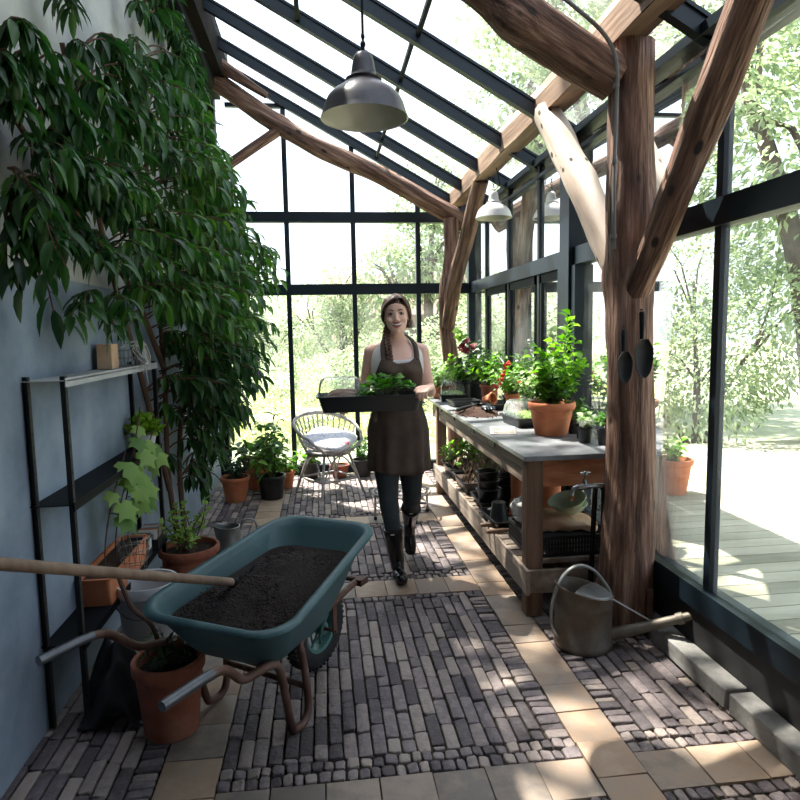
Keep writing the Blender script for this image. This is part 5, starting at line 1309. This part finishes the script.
jn.ball(w(.44,3.84,.86), (.165,.115,.09), 24, 14)
jo = fuse(jn, 'trousers', M_jean, pe, .006, 5)
for A_, K_, toe, heel, nm_ in ((AR, KR, w(.425,3.635,.040), w(.418,3.835,.042), 'f'), (AL, KL, w(.542,4.100,.055), w(.545,4.195,.205), 'r')):
    b = MB(); top = A_.lerp(K_, .53); ax_ = (A_-top).normalized()
    b.tube([top, top.lerp(A_,.35), top.lerp(A_,.75), A_, A_.lerp(heel,.6)], [.060,.056,.047,.043,.042], 18)
    b.ball(A_, .044, 14, 10); up_ = (A_-(toe+heel)/2); 
    b.tube([heel, heel.lerp(toe,.25), heel.lerp(toe,.55), heel.lerp(toe,.85), toe], [.036,.036,.039,.042,.036], 16, flat=.9)
    b.ball(heel, .037, 12, 8); b.ball(toe, (.038,.036,.036), 12, 8); b.tube([A_, heel.lerp(toe,.45)], [.042,.036], 14)
    bt_ = fuse(b, 'rubber_boot', M_boot, pe, .005, 4)
    b = MB(); b.tube([top+(V((math.cos(a),math.sin(a),0))-ax_*ax_.dot(V((math.cos(a),math.sin(a),0)))).normalized()*.060 for a in [k*math.pi/12 for k in range(24)]], .0045, 6, closed=True); b.build('boot_cuff', M_blackmat, bt_)
    b = MB(); q = top+V((-.008,-.060,-.022)); b.box(q, (.022,.003,.008)); b.build('boot_label', M_white, bt_)

# ---- tray in her hands with contents
TO = V((.252, 3.555, 1.072)); 
e = T('carrying_tray', 'long black plastic tray held in front of the apron of the walking woman', 'tray', TO, rz=R(-1))
traymesh(.572, .26, .088, .004, .016, .90, .03).build('tray', M_blackpl, e)
e = T('clear_dome', 'clear plastic dome with root vegetables under it on the left of the carried tray', 'cover', (.090, 3.555, TO.z+.07))
domemesh(.25, .20, .115, 0).build('cover', M_dome, e, ang=50)
e = T('root_vegetables', 'bundle of pinkish brown roots lying under the clear dome', 'vegetable', (.10, 3.555, TO.z+.005))
for k in range(7):
    b = MB(); y_ = -.07+.022*k; b.tube(spline([(-.11+U(0,.02),y_,.05),(-.04,y_+U(-.01,.01),.075+U(-.01,.015)),(.06,y_,.075+U(-.01,.02)),(.10+U(0,.02),y_,.05)], 5), [.012+.010*math.sin(math.pi*i/15) for i in range(16)], 9); b.build('root', M_rootveg, e)
e = T('garlic_bulb', 'pale grey knobbly bulb between the dome and the basil', 'vegetable', (.225, 3.60, TO.z+.085))
b = MB()
for k in range(8): a = k*math.pi/4; b.ball((.018*math.cos(a), .018*math.sin(a), .02), (.017,.017,.026), 10, 8)
b.tube([(0,0,.03),(.002,0,.055),(.008,0,.065)], [.012,.006,.004], 8); b.build('bulb', M_clear, e)
e = T('potted_basil', 'black pot of bright green basil standing in the carried tray', 'potted plant', (.345, 3.525, TO.z+.005))
b = MB(); b.lathe(pot_prof(.062, .085, rb=.05), 28); b.build('pot', M_blackmat, e); soilbit(e, .05, .07)
bs, bl = MB(), MB()
BP = [0,.75,1.0,.85,0]
for k in range(150):
    a = U(0,6.28); rr = math.sqrt(U(0,1))*.115; x_, y_ = rr*math.cos(a)*1.15, rr*math.sin(a)*.8; z_ = .10+.085*(1-(rr/.13)**2)*U(.3,1.0)+.01
    bl.leaf((x_-.0,y_,z_), (x_*6+U(-.6,.6), y_*6+U(-.6,.6), U(.1,.9)), U(.032,.05), U(.024,.036), U(.4,1), 3, fold=-.15, prof=BP)
    if k % 7 == 0: bs.tube([(x_*.3,y_*.3,.07),(x_*.8,y_*.8,z_)], .002, 5)
bs.build('stem', M_stem, e); bl.build('foliage', L_basil, e, ang=None)
e = T('salad_seedling', 'smaller green leafy seedling between roots and basil in the carried tray', 'potted plant', (.225, 3.50, TO.z+.005))
b = MB(); b.lathe(pot_prof(.035, .07), 20); b.build('pot', M_blackmat, e); bl = MB()
for k in range(34):
    a = U(0,6.28); rr = U(0,.05); bl.leaf((rr*math.cos(a),rr*math.sin(a),.07+U(0,.03)), (math.cos(a),math.sin(a),U(.2,1)), .038, .028, .7, 3, prof=BP)
bl.build('foliage', L_basil, e, ang=None)

# ================================================================= GARDEN OUTSIDE
b = MB(); b.grid(lambda u, v: V(((u-.5)*90+4, -6+70*v, -.06+.05*mn.noise(V((u*20,v*20,0))))), 40, 40); o = struct(b.build('ground', M_grass, ang=None))
o.location.z = -.02
# deck
e = struct(empty('deck', (0,0,0)))
y = -1.9
b = MB()
while y < 6.2: b.box2((XR+.11,y,.245), (5.2,y+.115,.27)); y += .122
b.build('deck_boards', M_deck, e)
e = potted('flower_pot', 'terracotta pot standing outside on the wooden deck', 'flower pot', 2.56, 4.40, .13, .26, M_terra, .272)
foliage(e, .22, .25, .15, 10, 8, .07, .035, L_fresh)
def tree(name, label, x, y, H, blobs, nl, L, m, r0=.14, grp=None, z0=-.05, lod=1, cat='tree', stems=3):
    e = T(name, label, cat, (x, y, z0), grp); bt, bl = MB(), MB()
    tot = sum(b_[3]**2 for b_ in blobs)
    for (bx, by, bz, br) in blobs:
        if r0 > 0:
            P = spline([(U(-.1,.1),0,0),(bx*.3,by*.3,bz*.45),(bx,by,bz)], 6); bt.tube(P, [r0*(1-.75*i/len(P)) for i in range(len(P))], 8)
            for k in range(stems):
                d = V((U(-1,1),U(-1,1),U(-.2,1))).normalized()*br*.8; bt.tube([V((bx,by,bz))*.8, V((bx,by,bz))+d*.4, V((bx,by,bz))+d], [r0*.3,r0*.2,r0*.06], 5)
        n_ = int(nl*br*br/tot)
        for k in range(n_):
            d = V((random.gauss(0,1),random.gauss(0,1),random.gauss(0,1))).normalized(); rr = br*(U(.25,1)**.4)
            q = V((bx,by,bz))+V((d.x*rr, d.y*rr, d.z*rr*.85)); q += V((1,1,1))*mn.noise(q*.9)*br*.35
            if q.z < .02: q.z = U(.02,.2)
            bl.leaf(q, V((d.x+U(-.8,.8), d.y+U(-.8,.8), d.z+U(-.9,.6))), L*U(.7,1.3), L*.55*U(.7,1.3), .5, lod)
    if r0 > 0: bt.build('trunk', M_trunk, e)
    bl.build('foliage', m, e, ang=None); return e
gB = None
# beyond the far wall
tree('clipped_hedge', 'dense clipped dark green hedge beyond the far window on the left', -.75, 11.5, 1.3, [(-.6,0,.7,.6),(.0,0,.75,.6),(.6,0,.7,.55),(-1.3,.2,.7,.6)], 7000, .06, L_tree, 0, cat='hedge')
tree('flowering_bush', 'low yellow green bush in full sun in front of the far window', -.1, 9.3, .8, [(-.7,0,.35,.5),(0,.1,.4,.5),(.7,0,.35,.5),(1.4,.2,.3,.5),(-1.5,.2,.35,.5)], 9000, .05, L_hedge, 0, cat='bush')
tree('garden_bush', 'rounded pale green bush seen through the middle far pane', 1.1, 13.0, 1.6, [(0,0,.8,.8),(.9,.3,.7,.7),(-.8,.4,.7,.7)], 6000, .08, L_tree, 0, cat='bush')
tree('garden_tree', 'loose grey green tree behind the far window left pane', -2.0, 18.0, 4, [(0,0,2.1,1.3),(-1.2,.3,1.8,1.2),(1.2,0,1.7,1.1)], 8000, .12, L_tree2)
tree('garden_tree', 'forked small tree beyond the mullion left of the woman', .45, 15.0, 4, [(0,0,2.5,.8),(.6,.3,2.1,.8),(-.8,.2,1.9,.8),(.1,0,1.5,.9)], 7000, .10, L_tree2, .09)
tree('garden_tree', 'tall leafy tree behind the far right panes rising to the rail', 2.3, 14.0, 6, [(0,0,3.2,1.2),(-.7,.3,2.8,.9),(.8,0,3.8,1.2),(.2,.2,4.5,1.0),(1.5,0,2.6,1.2)], 11000, .12, L_tree, .14)
tree('garden_tree', 'distant broad tree line left of the garden', -4.5, 28.5, 5.6, [(-3,0,2.0,2.2),(0,0,2.0,2.2),(3,0,1.8,2.0),(6,1,1.9,2.1)], 9000, .2, L_tree2, .2)
tree('garden_tree', 'distant broad tree behind the outbuilding', 9.0, 31.0, 8, [(0,0,4,3),(-3,0,3.0,2.5),(3.5,0,4.5,3.2)], 9000, .24, L_tree, .25)
# to the right of the glasshouse
tree('garden_tree', 'huge tree right of the glasshouse seen through the roof panes', 6.2, 12.5, 11, [(0,0,6.5,2.3),(-1.6,.3,8.3,1.9),(1.5,0,8.5,2.3),(.2,-.5,10.2,2.1),(-2.2,0,6.0,1.4)], 18000, .16, L_tree, .3)
tree('garden_tree', 'wide tree crown outside the near right panes', 6.0, 7.0, 7, [(0,0,3.6,1.7),(.6,-.7,5.2,1.7),(-.9,.6,4.9,1.3),(1.0,1.0,2.6,1.5)], 14000, .12, L_tree, .2)
tree('garden_bush', 'tall shrub beside the deck behind the trunk post', 4.3, 6.9, 2.2, [(0,0,1.1,.9),(-.7,.5,.9,.8),(.8,0,1.5,.9),(.2,.5,2.1,.8)], 10000, .07, L_tree, .05, cat='bush')
tree('garden_bush', 'pale shrub outside the middle right hand panes', 3.3, 9.3, 2.4, [(0,0,1.0,.9),(.7,.4,1.7,.9),(-.5,.8,1.4,.8),(.2,1.2,2.3,.8)], 9000, .08, L_tree2, .05, cat='bush')
tree('garden_bush', 'large bush at the far right outside corner', 2.5, 10.6, 2.6, [(0,0,.9,.8),(.5,.5,1.7,.8),(-.3,.6,1.4,.6)], 6000, .08, L_tree, .05, cat='bush')
tree('garden_bush', 'leafy bush beyond the deck edge far right', 5.9, 4.8, 2, [(0,0,.9,.9),(.2,1.0,1.2,.9),(.1,-1.2,1.0,.9)], 8000, .08, L_hedge, .05, cat='bush')
tree('garden_tree', 'tall unseen tree added behind the house corner to throw dappled shade over the glasshouse', -5.0, 8.2, 15, [(.0,-.2,12.2,2.3),(-.4,1.3,13.6,1.6),(1.5,-.9,12.2,1.3)], 4600, .17, L_tree, .2)  # out-of-view crown set in the sun's path to dapple the light
# outbuilding
e = T('outbuilding', 'low brick outbuilding with pitched roof beyond the far right panes', 'building', (3.6, 19, -.05))
b = MB(); b.box2((-3.2,0,0), (3.2,4,2.0)); b.build('wall', M_house, e)
b = MB(); b.add([(-3.5,-.3,1.95),(3.5,-.3,1.95),(3.5,2,3.3),(-3.5,2,3.3),(-3.5,4.3,1.95),(3.5,4.3,1.95),(-3.5,-.3,2.05),(3.5,-.3,2.05),(3.5,2,3.4),(-3.5,2,3.4),(-3.5,4.3,2.05),(3.5,4.3,2.05)], [(0,1,2,3),(3,2,5,4),(6,7,8,9),(9,8,11,10),(0,1,7,6),(4,5,11,10),(0,6,9,3),(3,9,10,4),(1,7,8,2),(2,8,11,5)]); b.build('roof', M_roof, e)
for x in (-1.8, .6):
    b = MB(); b.box2((x,-.03,.9), (x+.8,.03,1.6)); f__ = b.build('window', M_white, e); b = MB(); b.box2((x+.06,-.035,.96), (x+.74,-.03,1.54)); b.build('pane', M_steel, f__)
